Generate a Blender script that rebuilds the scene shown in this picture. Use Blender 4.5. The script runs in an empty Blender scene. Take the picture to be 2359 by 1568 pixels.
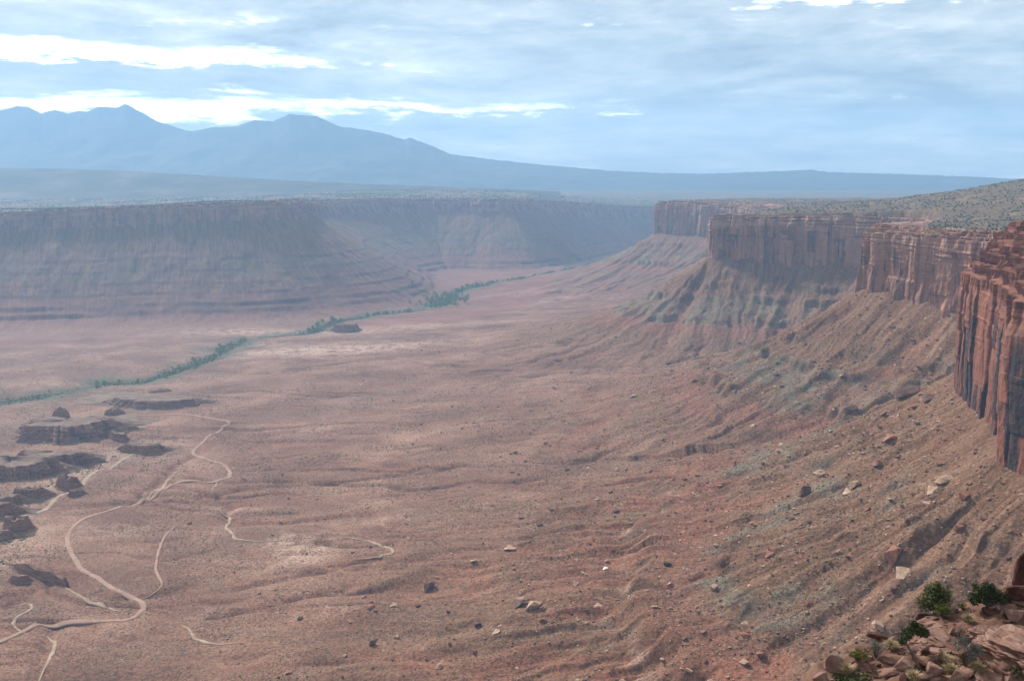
import bpy, bmesh, math, random
import numpy as np
from mathutils import Vector, Matrix, Euler
sc = bpy.context.scene
COL = sc.collection
F32 = np.float32
rad = math.radians

# ------------------------------------------------------------------ camera
FPX, CX, CY, HOR = 1005.0, 512.0, 340.0, 179.0
PITCH = math.atan((CY-HOR)/FPX)
cd = bpy.data.cameras.new('camera'); cam = bpy.data.objects.new('camera', cd); COL.objects.link(cam)
cam.location = (0, 0, 0); cam.rotation_euler = (math.pi/2-PITCH, 0, 0)
cd.sensor_width = 36; cd.lens = FPX/1024*36; cd.clip_start = 1; cd.clip_end = 60000
sc.camera = cam

# ------------------------------------------------------------------ sun, sky, exposure
SUN_AZ, SUN_EL = rad(-42), rad(39)
sd = bpy.data.lights.new('sun', 'SUN'); sun = bpy.data.objects.new('sun', sd); COL.objects.link(sun)
sd.energy = 3.0; sd.angle = rad(7); sd.color = (1.0, .95, .88)
sdir = Vector((math.sin(SUN_AZ)*math.cos(SUN_EL), math.cos(SUN_AZ)*math.cos(SUN_EL), math.sin(SUN_EL)))
sun.rotation_euler = sdir.to_track_quat('Z', 'Y').to_euler(); sun.location = (0, 0, 900)
sc.view_settings.view_transform = 'Standard'; sc.view_settings.look = 'None'
sc.view_settings.exposure = 1.16; sc.view_settings.gamma = 1; sc.view_settings.use_curve_mapping = False
sc.cycles.use_denoising = True; sc.cycles.sample_clamp_indirect = 2.0
sc.cycles.max_bounces = 4; sc.cycles.diffuse_bounces = 2; sc.cycles.glossy_bounces = 1
sc.cycles.volume_bounces = 1; sc.cycles.transparent_max_bounces = 4

class NT:
    def __init__(s, tree): s.t = tree; s.n = tree.nodes; s.l = tree.links
    def node(s, typ, **kw):
        n = s.n.new(typ)
        for k, v in kw.items(): setattr(n, k, v)
        return n
    def lk(s, a, b): s.l.new(a, b)
    def put(s, sock, v):
        if isinstance(v, bpy.types.NodeSocket): s.l.new(v, sock)
        else: sock.default_value = v
    def math(s, op, a, b=0.0, c=None, clamp=False):
        n = s.node('ShaderNodeMath', operation=op, use_clamp=clamp)
        s.put(n.inputs[0], a); s.put(n.inputs[1], b)
        if c is not None: s.put(n.inputs[2], c)
        return n.outputs[0]
    def vmath(s, op, a, b=(0, 0, 0)):
        n = s.node('ShaderNodeVectorMath', operation=op); s.put(n.inputs[0], a); s.put(n.inputs[1], b)
        return n.outputs[0]
    def mix(s, f, a, b, mode='MIX'):
        n = s.node('ShaderNodeMix', data_type='RGBA', blend_type=mode, clamp_factor=True)
        s.put(n.inputs[0], f)
        for i, v in ((6, a), (7, b)):
            if isinstance(v, tuple) and len(v) == 3: v = (*v, 1)
            s.put(n.inputs[i], v)
        return n.outputs[2]
    def ramp(s, f, stops, interp='LINEAR'):
        n = s.node('ShaderNodeValToRGB'); r = n.color_ramp; r.interpolation = interp
        while len(r.elements) < len(stops): r.elements.new(0.5)
        for e, (p, c) in zip(r.elements, stops):
            e.position = p; e.color = (*c, 1) if isinstance(c, tuple) else (c, c, c, 1)
        s.put(n.inputs[0], f); return n.outputs[0]
    def sstep(s, f, a, b):
        n = s.node('ShaderNodeMapRange', interpolation_type='SMOOTHSTEP')
        s.put(n.inputs[0], f); n.inputs[1].default_value = a; n.inputs[2].default_value = b
        return n.outputs[0]
    def noise(s, vec, scale, detail=4, rough=.55, dist=0.0, dim='3D'):
        n = s.node('ShaderNodeTexNoise', noise_dimensions=dim)
        s.put(n.inputs['Vector'], vec); n.inputs['Scale'].default_value = scale
        n.inputs['Detail'].default_value = detail; n.inputs['Roughness'].default_value = rough
        n.inputs['Distortion'].default_value = dist
        return n.outputs[0]
    def scalev(s, vec, sx, sy, sz, loc=(0, 0, 0)):
        n = s.node('ShaderNodeMapping'); s.put(n.inputs[0], vec); n.inputs[1].default_value = loc; n.inputs[3].default_value = (sx, sy, sz)
        return n.outputs[0]
    def attr(s, name):
        return s.node('ShaderNodeAttribute', attribute_name=name)

def build_world():
    w = bpy.data.worlds.new('World'); sc.world = w; w.use_nodes = True
    T = NT(w.node_tree); T.n.clear()
    sky = T.node('ShaderNodeTexSky', sky_type='NISHITA'); sky.sun_disc = False
    sky.sun_elevation = SUN_EL; sky.sun_rotation = SUN_AZ; sky.altitude = 1500; sky.dust_density = 1.5
    tc = T.node('ShaderNodeTexCoord'); d = T.vmath('NORMALIZE', tc.outputs['Generated'])
    sp = T.node('ShaderNodeSeparateXYZ'); T.lk(d, sp.inputs[0])
    el = T.math('MULTIPLY', T.math('ARCSINE', sp.outputs[2]), 57.2958)
    az = T.math('MULTIPLY', T.math('ARCTAN2', sp.outputs[0], sp.outputs[1]), 57.2958)
    # flat cloud deck: layers squeezed together towards the horizon
    ee = T.math('DIVIDE', el, T.math('ADD', T.math('MULTIPLY', T.math('ABSOLUTE', el), .035), 1.0))
    cb = T.node('ShaderNodeCombineXYZ'); T.put(cb.inputs[0], T.math('MULTIPLY', az, .05)); T.put(cb.inputs[1], T.math('MULTIPLY', ee, .34))
    cv = cb.outputs[0]
    big = T.noise(cv, 1.1, 6, .58, .6)
    mid = T.noise(T.vmath('ADD', cv, (7.3, 2.1, 0)), 2.9, 6, .62, .4)
    streak = T.noise(T.scalev(cv, .55, 2.0, 1, (3.1, .7, 0)), 3.2, 6, .62, .5)
    fin = T.noise(T.vmath('ADD', cv, (1.3, 9.1, 0)), 7.0, 6, .65, .3)
    tone = T.math('ADD', T.math('MULTIPLY', big, .48), T.math('ADD', T.math('MULTIPLY', mid, .36), T.math('MULTIPLY', fin, .16)))
    deck = T.ramp(tone, [(.40, (1.55, 1.8, 1.95)), (.47, (2.5, 2.75, 2.8)), (.53, (3.5, 3.65, 3.5)), (.60, (5.1, 5.1, 4.7))])
    # where the deck thins and the light comes through
    azw = T.math('ADD', az, T.math('MULTIPLY', T.math('SUBTRACT', streak, .5), 16.0))
    elw = T.math('ADD', el, T.math('ADD', T.math('MULTIPLY', T.math('SUBTRACT', mid, .5), 3.0), T.math('MULTIPLY', T.math('SUBTRACT', fin, .5), 1.5)))
    def blob(a0, e0, sa, se, amp):
        qa = T.math('POWER', T.math('ABSOLUTE', T.math('DIVIDE', T.math('SUBTRACT', azw, a0), sa)), 2.0)
        qe = T.math('POWER', T.math('ABSOLUTE', T.math('DIVIDE', T.math('SUBTRACT', elw, e0), se)), 2.0)
        return T.math('MULTIPLY', T.math('EXPONENT', T.math('MULTIPLY', T.math('ADD', qa, qe), -1.0)), amp)
    def total(bl):
        s = bl[0]
        for b in bl[1:]: s = T.math('ADD', s, b)
        return s
    gap = total([blob(-20, 6.4, 11.5, .75, .95), blob(-27, 7.0, 6, .5, .5), blob(-18, 3.7, 11, 1.0, .95), blob(-4, 4.1, 7, .45, .42), blob(3, 3.9, 9, .40, .42),
                 blob(22, 9.75, 6.5, .75, 1.15), blob(-16.5, 8.55, 4, .4, .5), blob(8, 8.4, 5, .5, .2), blob(-8, 9.5, 12, 1.5, .10), blob(21, 7.3, 4, .6, .15), blob(-24, 5.35, 10, .5, -.55), blob(-13, 5.1, 8, .3, -.3)])
    lit = T.sstep(T.math('ADD', gap, T.math('ADD', T.math('MULTIPLY', T.math('SUBTRACT', streak, .5), 1.5), T.math('MULTIPLY', T.math('SUBTRACT', fin, .5), 1.5))), .26, 1.15)
    c = T.mix(T.math('POWER', lit, 1.5), deck, (27, 27.5, 27))
    c = T.mix(.12, c, sky.outputs[0])
    bg = T.node('ShaderNodeBackground'); T.lk(c, bg.inputs[0]); bg.inputs[1].default_value = 0.1
    out = T.node('ShaderNodeOutputWorld'); T.lk(bg.outputs[0], out.inputs[0])
build_world()

# ------------------------------------------------------------------ numeric helpers
def _hash(ix, iy, seed):
    h = (ix.astype(np.int64)*374761393 + iy.astype(np.int64)*668265263 + seed*974711) & 0xFFFFFFFF
    h = ((h ^ (h >> 13))*1274126177) & 0xFFFFFFFF
    h = h ^ (h >> 16)
    return (h & 0xFFFFFF).astype(F32)/F32(0xFFFFFF)
_G = np.stack([np.cos(np.arange(256)*2*np.pi/256), np.sin(np.arange(256)*2*np.pi/256)], 1).astype(F32)
def pn(x, y, seed=0):
    x = np.asarray(x, F32); y = np.asarray(y, F32)
    x0 = np.floor(x); y0 = np.floor(y); fx = x-x0; fy = y-y0
    ix = x0.astype(np.int32); iy = y0.astype(np.int32)
    u = fx*fx*fx*(fx*(fx*6-15)+10); v = fy*fy*fy*(fy*(fy*6-15)+10)
    def g(a, b):
        k = (_hash(ix+a, iy+b, seed)*255).astype(np.int32)
        gr = _G[k]; return gr[..., 0]*(fx-a) + gr[..., 1]*(fy-b)
    a = g(0, 0); b = g(1, 0); c = g(0, 1); d = g(1, 1)
    return (a+(b-a)*u + ((c+(d-c)*u)-(a+(b-a)*u))*v)*F32(1.5)
def fbm(x, y, o=4, seed=0, gain=.5):
    s = 0; a = 1.0
    for i in range(o):
        s = s + a*pn(x*(2**i)+i*17.3, y*(2**i)-i*9.1, seed+i); a *= gain
    return s
def ridged(x, y, o=3, seed=0, gain=.5):
    s = 0; a = 1.0; t = 0
    for i in range(o):
        s = s + a*(1-2*np.abs(pn(x*(2**i)+i*17.3, y*(2**i)-i*9.1, seed+i))); t += a; a *= gain
    return s/t
def ss(a, b, x):
    t = np.clip((x-a)/(b-a), 0, 1); return t*t*(3-2*t)
def catmull(P, step):
    P = np.array(P, float); out = []
    Q = np.vstack([2*P[0]-P[1], P, 2*P[-1]-P[-2]])
    for i in range(1, len(Q)-2):
        n = max(2, int(np.linalg.norm(Q[i+1][:2]-Q[i][:2])/step))
        t = np.linspace(0, 1, n, endpoint=False)[:, None]
        # gentle spline: half way between straight and Catmull-Rom keeps the prows sharp
        cr = .5*((2*Q[i])+(-Q[i-1]+Q[i+1])*t+(2*Q[i-1]-5*Q[i]+4*Q[i+1]-Q[i+2])*t**2+(-Q[i-1]+3*Q[i]-3*Q[i+1]+Q[i+2])*t**3)
        ln = Q[i]+(Q[i+1]-Q[i])*t
        out.append(.55*cr+.45*ln)
    out.append(Q[-2][None]); return np.vstack(out)
def ray(px, py):
    a = (px-CX)/FPX; b = (CY-py)/FPX; c, s = math.cos(PITCH), math.sin(PITCH)
    return np.array([a, c+b*s, -s+b*c])
def at_z(px, py, z=-420.0):
    d = ray(px, py); return d*(z/d[2])

class Rim:
    """a canyon rim seen from above; columns: x, y, base z, cliff top z, cap height, cap width. The canyon lies on one side."""
    def __init__(s, ctrl, step, side, ax):
        s.C = catmull(ctrl, step); s.C[:, 2] = s.C[:, 2] if ax == 'r' else s.C[:, 3]-52; s.side = side; s.ax = ax
        P = s.C[:, :2]; s.A = P[:-1].astype(F32); s.B = P[1:].astype(F32)
        e = P[1:]-P[:-1]; s.L = np.linalg.norm(e, axis=1); s.S = np.concatenate([[0], np.cumsum(s.L)])
        t = e/s.L[:, None]; s.N = (np.stack([-t[:, 1], t[:, 0]], 1)*side).astype(F32)   # into the canyon
        nv = np.vstack([s.N[:1], s.N[:-1]+s.N[1:], s.N[-1:]]); s.NV = nv/np.linalg.norm(nv, axis=1)[:, None]
        cr = np.concatenate([[0], (t[:-1, 0]*t[1:, 1]-t[:-1, 1]*t[1:, 0])*(-side)]); s.CA = np.cumsum(np.arcsin(np.clip(np.maximum(cr, 0), 0, 1)))
    def query(s, x, y, R0=220.0):
        """signed distance (positive in the canyon), along-rim coordinate, base z"""
        n = x.size; d = np.empty(n, F32); u = np.empty(n, F32); bz = np.empty(n, F32); CH = 4096
        for i in range(0, n, CH):
            px = x[i:i+CH]; py = y[i:i+CH]
            cx, cy = px.mean(), py.mean(); R = np.sqrt(((px-cx)**2+(py-cy)**2).max())
            ab = s.B-s.A; L2 = (ab**2).sum(1)
            t = np.clip(((cx-s.A[:, 0])*ab[:, 0]+(cy-s.A[:, 1])*ab[:, 1])/L2, 0, 1)
            dc = np.hypot(s.A[:, 0]+t*ab[:, 0]-cx, s.A[:, 1]+t*ab[:, 1]-cy)
            k = np.nonzero(dc <= dc.min()+2*R+1)[0]
            A = s.A[k]; ab = ab[k]; L2 = L2[k]
            wx = px[:, None]-A[None, :, 0]; wy = py[:, None]-A[None, :, 1]
            t = np.clip((wx*ab[:, 0]+wy*ab[:, 1])/L2, 0, 1)
            qx = wx-t*ab[:, 0]; qy = wy-t*ab[:, 1]
            D2 = qx*qx+qy*qy; j = D2.argmin(1); r = np.arange(len(px))
            dd = np.sqrt(D2[r, j]); tj = t[r, j]; kj = k[j]; ex = qx[r, j]; ey = qy[r, j]
            nx = s.N[kj, 0].copy(); ny = s.N[kj, 1].copy()
            m0 = tj <= 0; m1 = tj >= 1
            nx[m0] = s.NV[kj[m0], 0]; ny[m0] = s.NV[kj[m0], 1]; nx[m1] = s.NV[kj[m1]+1, 0]; ny[m1] = s.NV[kj[m1]+1, 1]
            sg = np.where(ex*nx+ey*ny >= 0, 1, -1)
            d[i:i+CH] = dd*sg
            fan = np.arccos(np.clip((ex*s.N[kj, 0]+ey*s.N[kj, 1])*sg/np.maximum(dd, 1e-3), -1, 1))*(m1.astype(F32)-m0.astype(F32))
            u[i:i+CH] = s.S[kj]+tj*s.L[kj]+R0*(s.CA[kj]+fan)
            bz[i:i+CH] = s.C[kj, 2]+tj*(s.C[kj+1, 2]-s.C[kj, 2])
        return d, u, bz

#            x     y    base  ctop caph capw
RIGHT = Rim([(-700, -520, -200, -100, 20, 20), (-200, -160, -200, -100, 20, 20), (-40, -20, -200, -100, 30, 25), (-14, 45, -200, -100, 30, 25), (30, 66, -200, -100, 20, 20),
             (80, 110, -200, -100, 18, 20), (170, 190, -200, -100, 18, 20), (310, 390, -200, -98, 30, 30), (405, 520, -200, -96, 50, 45), (380, 610, -205, -95, 56, 48),
             (350, 690, -203, -93, 58, 48), (386, 800, -197, -92, 58, 46), (413, 905, -192, -92, 56, 44), (440, 968, -192, -93, 50, 40), (520, 1010, -192, -92, 40, 34),
             (610, 1130, -190, -88, 26, 26), (640, 1240, -186, -86, 20, 22), (605, 1325, -176, -84, 18, 20), (565, 1420, -170, -83, 17, 20), (529, 1500, -166, -82, 17, 15), (555, 1555, -168, -83, 17, 18),
             (680, 1740, -180, -90, 18, 18), (800, 1960, -192, -97, 18, 18), (830, 2110, -196, -99, 18, 18), (745, 2215, -197, -98, 18, 18), (600, 2295, -190, -97, 18, 18), (462, 2350, -184, -97, 16, 14), (510, 2430, -188, -97, 16, 18),
             (640, 2650, -195, -97, 18, 18), (770, 2950, -200, -97, 18, 18), (830, 3300, -205, -97, 18, 18), (770, 3540, -206, -97, 18, 18), (660, 3700, -206, -97, 18, 18), (543, 3820, -206, -97, 17, 14),
             (600, 3930, -206, -97, 17, 18), (800, 4200, -206, -97, 17, 18), (1300, 4550, -206, -97, 17, 18), (2300, 5000, -206, -97, 17, 18), (4000, 5400, -206, -97, 17, 18)], 14, 1, 'r')
LEFT = Rim([(-5200, 2300, -215, -135, 15, 30), (-3400, 2750, -215, -132, 15, 30), (-2500, 2980, -212, -128, 15, 30), (-1950, 3180, -208, -124, 15, 30), (-1656, 3250, -205, -120, 15, 30), (-1370, 3340, -195, -108, 15, 30),
            (-1065, 3420, -185, -94, 14, 30), (-880, 3480, -182, -90, 14, 30), (-775, 3560, -182, -88, 14, 30), (-745, 3720, -184, -92, 14, 30), (-790, 4000, -190, -100, 12, 30), (-810, 4350, -195, -106, 12, 30),
            (-740, 4700, -198, -108, 12, 30), (-600, 4920, -198, -108, 12, 30), (-400, 5030, -198, -108, 12, 30), (-159, 5010, -198, -110, 12, 30), (-20, 4995, -198, -110, 12, 30), (90, 5150, -200, -114, 12, 30),
            (203, 5450, -206, -124, 12, 30), (330, 5730, -214, -140, 12, 30), (500, 5960, -224, -158, 12, 30), (800, 6160, -232, -174, 12, 30), (1200, 6350, -236, -180, 12, 30), (2300, 6600, -236, -180, 12, 30), (4500, 7000, -236, -180, 12, 30)], 26, -1, 'l')

# creek line on the floor (photo pixels at 1024 wide)
K = 1024/2359
CREEK_PX = [(-160, 945), (0, 925), (100, 912), (180, 900), (240, 880), (320, 882), (390, 862), (450, 840), (500, 815), (560, 785), (640, 775), (720, 765), (770, 745), (850, 730), (940, 722), (1020, 705), (1050, 680), (1130, 665), (1250, 650), (1330, 625), (1400, 600)]
CREEK = np.array([at_z(x*K, y*K, -421)[:2] for x, y in CREEK_PX] + [(760, 5520), (1300, 5800)])
def polydist(P, x, y):
    best = np.full(x.shape, 1e12, F32); sx = np.zeros(x.shape, F32); acc = 0
    for a, b in zip(P[:-1], P[1:]):
        e = b-a; l2 = (e**2).sum(); t = np.clip(((x-a[0])*e[0]+(y-a[1])*e[1])/l2, 0, 1)
        q = (x-a[0]-t*e[0])**2+(y-a[1]-t*e[1])**2; m = q < best
        best = np.where(m, q, best); sx = np.where(m, acc+t*math.sqrt(l2), sx); acc += math.sqrt(l2)
    return np.sqrt(best), sx

def ledge(z, z0, a, w):
    q = (z-z0)/w; return a*q*np.exp(-q*q)

NEARWASH = np.array([at_z(x*K, y*K)[:2] for x, y in [(-200, 1420), (0, 1320), (20, 1220), (60, 1160), (130, 1120), (200, 1095), (270, 1060), (330, 1040), (400, 1035)]])

GULLIES = [np.array([at_z(a*K, b*K, -417)[:2] for a, b in g]) for g in [
    [(-30, 1412), (30, 1398), (75, 1392), (70, 1404), (40, 1420), (30, 1430)],
    [(-40, 1268), (0, 1290), (40, 1300), (80, 1322), (120, 1338), (175, 1352), (205, 1388), (262, 1404), (300, 1402)],
    [(315, 1162), (345, 1140), (372, 1125), (392, 1100), (415, 1080), (440, 1062)],
    [(470, 1160), (502, 1168), (531, 1192), (520, 1218), (545, 1241), (640, 1245), (790, 1238), (850, 1245), (905, 1276)],
    [(380, 1436), (420, 1440), (446, 1466), (470, 1478), (520, 1484), (600, 1472), (700, 1440), (800, 1425)],
    [(126, 1476), (128, 1484), (122, 1500), (112, 1522), (90, 1568)],
    [(560, 1400), (620, 1388), (700, 1378), (780, 1376), (850, 1362), (980, 1352)],
    [(330, 1160), (380, 1168), (470, 1170), (560, 1150), (760, 1140), (900, 1128), (1040, 1122)]]]
def terrain(x, y, masks=False):
    x = np.asarray(x, F32).ravel(); y = np.asarray(y, F32).ravel()
    wx = 26*fbm(x/210, y/210, 3, 11); wy = 26*fbm(x/210, y/210, 3, 23)
    jx = 5*fbm(x/34, y/34, 2, 13); jy = 5*fbm(x/34, y/34, 2, 17)
    dr, ur, br = RIGHT.query(x+jx, y+jy); dl, ul, bl = LEFT.query(x+.8*jx, y+.8*jy)
    # slopes below the cliffs
    d = np.maximum(dr, 0); e = np.maximum(dl, 0)
    dw = np.maximum(d+.22*wx*ss(20, 200, d), 0)
    sr = np.exp(-dw/275)
    ew = np.maximum(e+.35*wx*ss(20, 200, e), 0)
    q = np.clip(1-ew/(510-170*ss(0, 300, x)*ss(4000, 4600, y)), -.6, 1); sl = np.where(q > .12, .02+.98*(q-.12)/.88+.05, .07*np.exp((q-.12)/.09)); sl = np.minimum(sl, 1)*(.85+.15*q)
    near = 1-ss(900, 1500, np.hypot(x, y))
    z = -421 + (br+421)*sr + (bl+421)*sl
    # rolling floor
    z += 3.5*fbm(x/190, y/190, 3, 31)*ss(250, 500, np.minimum(d, e))
    cdist, cs = polydist(CREEK, x+.7*wx, y+.7*wy)
    z += 9*(1-np.exp(-cdist/320)) - 3.0*np.exp(-(cdist/26)**2)
    # gullies run straight down the slopes and fade on the floor
    gu = ur+ .17*wx; gv = d/1300
    amp = ss(0, 70, d)*(1-.42*ss(200, 450, d))*(1-.86*ss(430, 950, d))
    g1 = ridged(gu/88, gv, 2, 41); g2 = ridged(gu/38+.3*pn(d/60, ur/90, 5), gv*3, 2, 47); g3 = ridged(gu/13, gv*9, 2, 53)
    z += amp*((14.5-2.5*near)*(g1-.4)+(4.6-.4*near)*(g2-.45)+.7*(g3-.45))*ss(-20, 10, dr)
    ampf = ss(300, 520, d)*(1-ss(900, 1500, d))*ss(150, 420, e)
    fc = .96*y+.26*x+1.5*wx; fl = .96*x-.26*y
    fg = pn(fc/78, fl/520, 61)+.5*pn(fc/34, fl/240, 62)
    cut = np.exp(-(fg/.13)**2)*ss(-.35, .15, pn(x/260, y/150, 64))
    z -= ampf*cut*(4.2+2.6*pn(x/80, y/80, 63)); z += ampf*1.8*pn(fc/150, fl/600, 66)
    cut2 = np.exp(-((pn(fc/37, fl/360, 70)+.3*pn(fc/15, fl/120, 71))/.09)**2)*ss(-.3, .2, pn(x/180, y/120, 72)); z -= ampf*2.0*cut2; cut = np.maximum(cut, .7*cut2)
    ck = pn(gu/58+.25*pn(d/70, gu/60, 67), d/420, 65); gcut = np.exp(-(ck/.10)**2)*ss(90, 200, d)*(1-ss(420, 720, d))*ss(-.3, .2, pn(gu/140, d/160, 68))
    z -= gcut*4.6
    gl = ul+.5*wx; al = ss(0, 90, e)*(1-.8*ss(300, 700, e))
    h1 = ridged(gl/150, e/700, 3, 71); h2 = ridged(gl/48, e/260, 3, 73)
    z += al*(7*(h1-.4)+2.4*(h2-.45))
    # harder beds stand out as broken ledges
    patch = ss(-.05, .35, fbm(ur/70, z/30, 3, 81)); zw = z+5*fbm(x/120, y/120, 2, 83)
    onr = ss(25, 60, d)*(1-ss(360, 520, d))
    z = z+onr*patch*(ledge(zw, -238, 13-10*near, 5)+ledge(zw, -262, 12-7*near, 4.5)) + onr*ss(.05, .4, fbm(ur/50, z/40, 3, 84))*ledge(zw, -300, 14-9*near, 5)
    bad = near*ss(150, 240, d)*(1-ss(420, 520, d))*ss(560, 640, y)*0 + near*onr
    z = z+bad*(ledge(zw, -327, 13, 7))
    rib = ridged(gu/21, d/300, 3, 88)
    z += near*ss(-326, -340, z)*ss(-419, -395, z)*7.5*(rib-.4)*ss(150, 230, d)*(1-.7*ss(330, 450, d))
    onl = ss(120, 200, e)*(1-ss(560, 800, e)); pl = ss(-.6, .1, fbm(ul/260, z/60, 3, 91)); zv = z+4*fbm(x/320, y/320, 2, 93)+.018*(ul-2500)*0
    z = z+onl*pl*(ledge(zv, -252, 3, 4)+ledge(zv, -285, 2, 4)+ledge(zv, -318, 2, 4)+ledge(zv, -345, 2.5, 4)+ledge(zv, -374, 5, 5)+ledge(zv, -393, 6, 5))
    gd = np.full(x.shape, 1e4, F32); nb_ = (np.hypot(x, y) < 1700) & (z < -380); xi = x[nb_]+.35*wx[nb_]*.3; yi = y[nb_]+.3*wy[nb_]*.3
    if nb_.any():
        q_ = np.full(xi.shape, 1e4, F32)
        for G_ in GULLIES: q_ = np.minimum(q_, polydist(G_, xi, yi)[0])
        gd[nb_] = q_
    z -= 4.5*np.exp(-(gd/(7+2.5*pn(x/30, y/30, 131)))**2)
    z += ss(10, 60, np.minimum(d, e))*(.7*fbm(x/17, y/17, 3, 101)+.35*pn(x/4.2, y/4.2, 107))*(.35+.65*(1-ss(300, 620, d)))
    # mesa tops
    rr = np.hypot(x, y)
    hill = 118*np.exp(-(((x-1620)/520)**2+((y-2450)/620)**2))+ 40*np.exp(-(((x-1250)/300)**2+((y-1900)/420)**2))
    pr = -80+hill+44*np.exp(-(((x-470)/110)**2+((y-820)/170)**2))+58*np.exp(-(rr/85)**2)+2.2*fbm(x/160, y/160, 3, 111)+.9*fbm(x/14, y/14, 2, 113)
    pr = pr - ss(4300, 5200, y)*16
    pb = np.interp(x, [-5000, -2500, -1656, -1370, -1065, -780, -400, 90, 330, 600, 900, 2000], [-122, -114, -106, -94, -80, -75, -94, -102, -127, -152, -165, -168]).astype(F32)
    far = ss(6300, 9500, y)
    plz = pb*(1-far)+(-112)*far+(3+5*ss(100, 600, -dl))*fbm(x/330, y/420, 4, 117)-34*np.exp(-(((x+1650)/900)**2+((y-4700)/620)**2))
    plz = plz+ 26*np.exp(-(((x+250)/520)**2+((y-6300)/380)**2))+12*np.exp(-(((x-700)/300)**2+((y-7000)/300)**2))
    gb = np.exp(-(((x-440)/150)**2+((y-780)/260)**2)); tr = ss(-11-32*gb, -27-32*gb, dr); tl = ss(-9, -34, dl)
    z = z*(1-tr)+pr*tr; z = z*(1-tl)+plz*tl
    if not masks: return z
    M = {}
    M['dr'], M['dl'], M['ur'], M['ul'], M['cd'], M['cs'] = dr, dl, ur, ul, cdist, cs
    M['top'] = np.maximum(tr, tl); M['near'] = near; M['cut'] = ampf*cut
    M['z0'] = zw; M['zv'] = zv; M['wx'] = wx; M['tr'] = tr; M['gul'] = amp*np.clip(.45-g1, 0, 1)*2; M['gcut'] = gcut; M['gd'] = gd
    return z, M

_hc = {}
def ground_z(x, y): return float(terrain(np.array([x]), np.array([y]))[0])
def ground_pts(x, y): return terrain(x, y)
def hits(pxs):
    """where the sight lines through photo pixels meet the ground"""
    D = np.array([ray(*p) for p in pxs]); ts = np.geomspace(300, 7000, 420)
    T = (D[:, None, :]*ts[None, :, None])
    z = terrain(T[..., 0], T[..., 1]).reshape(len(pxs), -1)
    below = T[..., 2] < z; k = below.argmax(1); k = np.where(below.any(1), np.maximum(k, 1), 1)
    i = np.arange(len(pxs)); a = T[i, k-1, 2]-z[i, k-1]; b = z[i, k]-T[i, k, 2]; f = a/(a+b+1e-9)
    t = ts[k-1]+(ts[k]-ts[k-1])*f
    P = D*t[:, None]; P[:, 2] = terrain(P[:, 0], P[:, 1]); return P

# ------------------------------------------------------------------ mesh helpers
def mesh_arrays(name, V, Q=None, T=None, mat=None, smooth=True, attrs=None, mats=None):
    me = bpy.data.meshes.new(name); V = np.ascontiguousarray(V, F32)
    me.vertices.add(len(V)); me.vertices.foreach_set('co', V.ravel())
    nq = 0 if Q is None else len(Q); nt = 0 if T is None else len(T)
    loops = np.concatenate([np.asarray(a, np.int32).ravel() for a in (Q, T) if a is not None and len(a)])
    me.loops.add(len(loops)); me.loops.foreach_set('vertex_index', loops)
    me.polygons.add(nq+nt)
    st = np.concatenate([np.arange(nq)*4, nq*4+np.arange(nt)*3]).astype(np.int32)
    me.polygons.foreach_set('loop_start', st)
    me.polygons.foreach_set('use_smooth', np.full(nq+nt, bool(smooth)))
    for k, (typ, a) in (attrs or {}).items():
        at = me.attributes.new(k, typ, 'POINT')
        a = np.ascontiguousarray(a, F32)
        at.data.foreach_set({'FLOAT': 'value', 'FLOAT_VECTOR': 'vector', 'FLOAT_COLOR': 'color'}[typ], a.ravel())
    for m in (mats or ([mat] if mat else [])): me.materials.append(m)
    me.update(calc_edges=True)
    return me
def link(name, me, parent=None):
    o = bpy.data.objects.new(name, me); COL.objects.link(o)
    if parent is not None: o.parent = parent
    return o
def tag(o, label=None, cat=None, group=None, kind=None):
    if label: o['label'] = label
    if cat: o['category'] = cat
    if group: o['group'] = group
    if kind: o['kind'] = kind
    return o
def gridq(nr, nc):
    i = np.arange(nr-1)[:, None]*nc+np.arange(nc-1)[None]
    return np.stack([i, i+1, i+nc+1, i+nc], -1).reshape(-1, 4)
def new_mat(name):
    m = bpy.data.materials.new(name); m.use_nodes = True; T = NT(m.node_tree); T.n.clear()
    b = T.node('ShaderNodeBsdfPrincipled'); o = T.node('ShaderNodeOutputMaterial'); T.lk(b.outputs[0], o.inputs[0])
    b.inputs['Roughness'].default_value = .92; b.inputs['Specular IOR Level'].default_value = .15
    return m, T, b
def bump(T, b, h, strength, dist):
    n = T.node('ShaderNodeBump'); n.inputs['Strength'].default_value = strength; n.inputs['Distance'].default_value = dist
    T.put(n.inputs['Height'], h); T.lk(n.outputs[0], b.inputs['Normal'])
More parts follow.
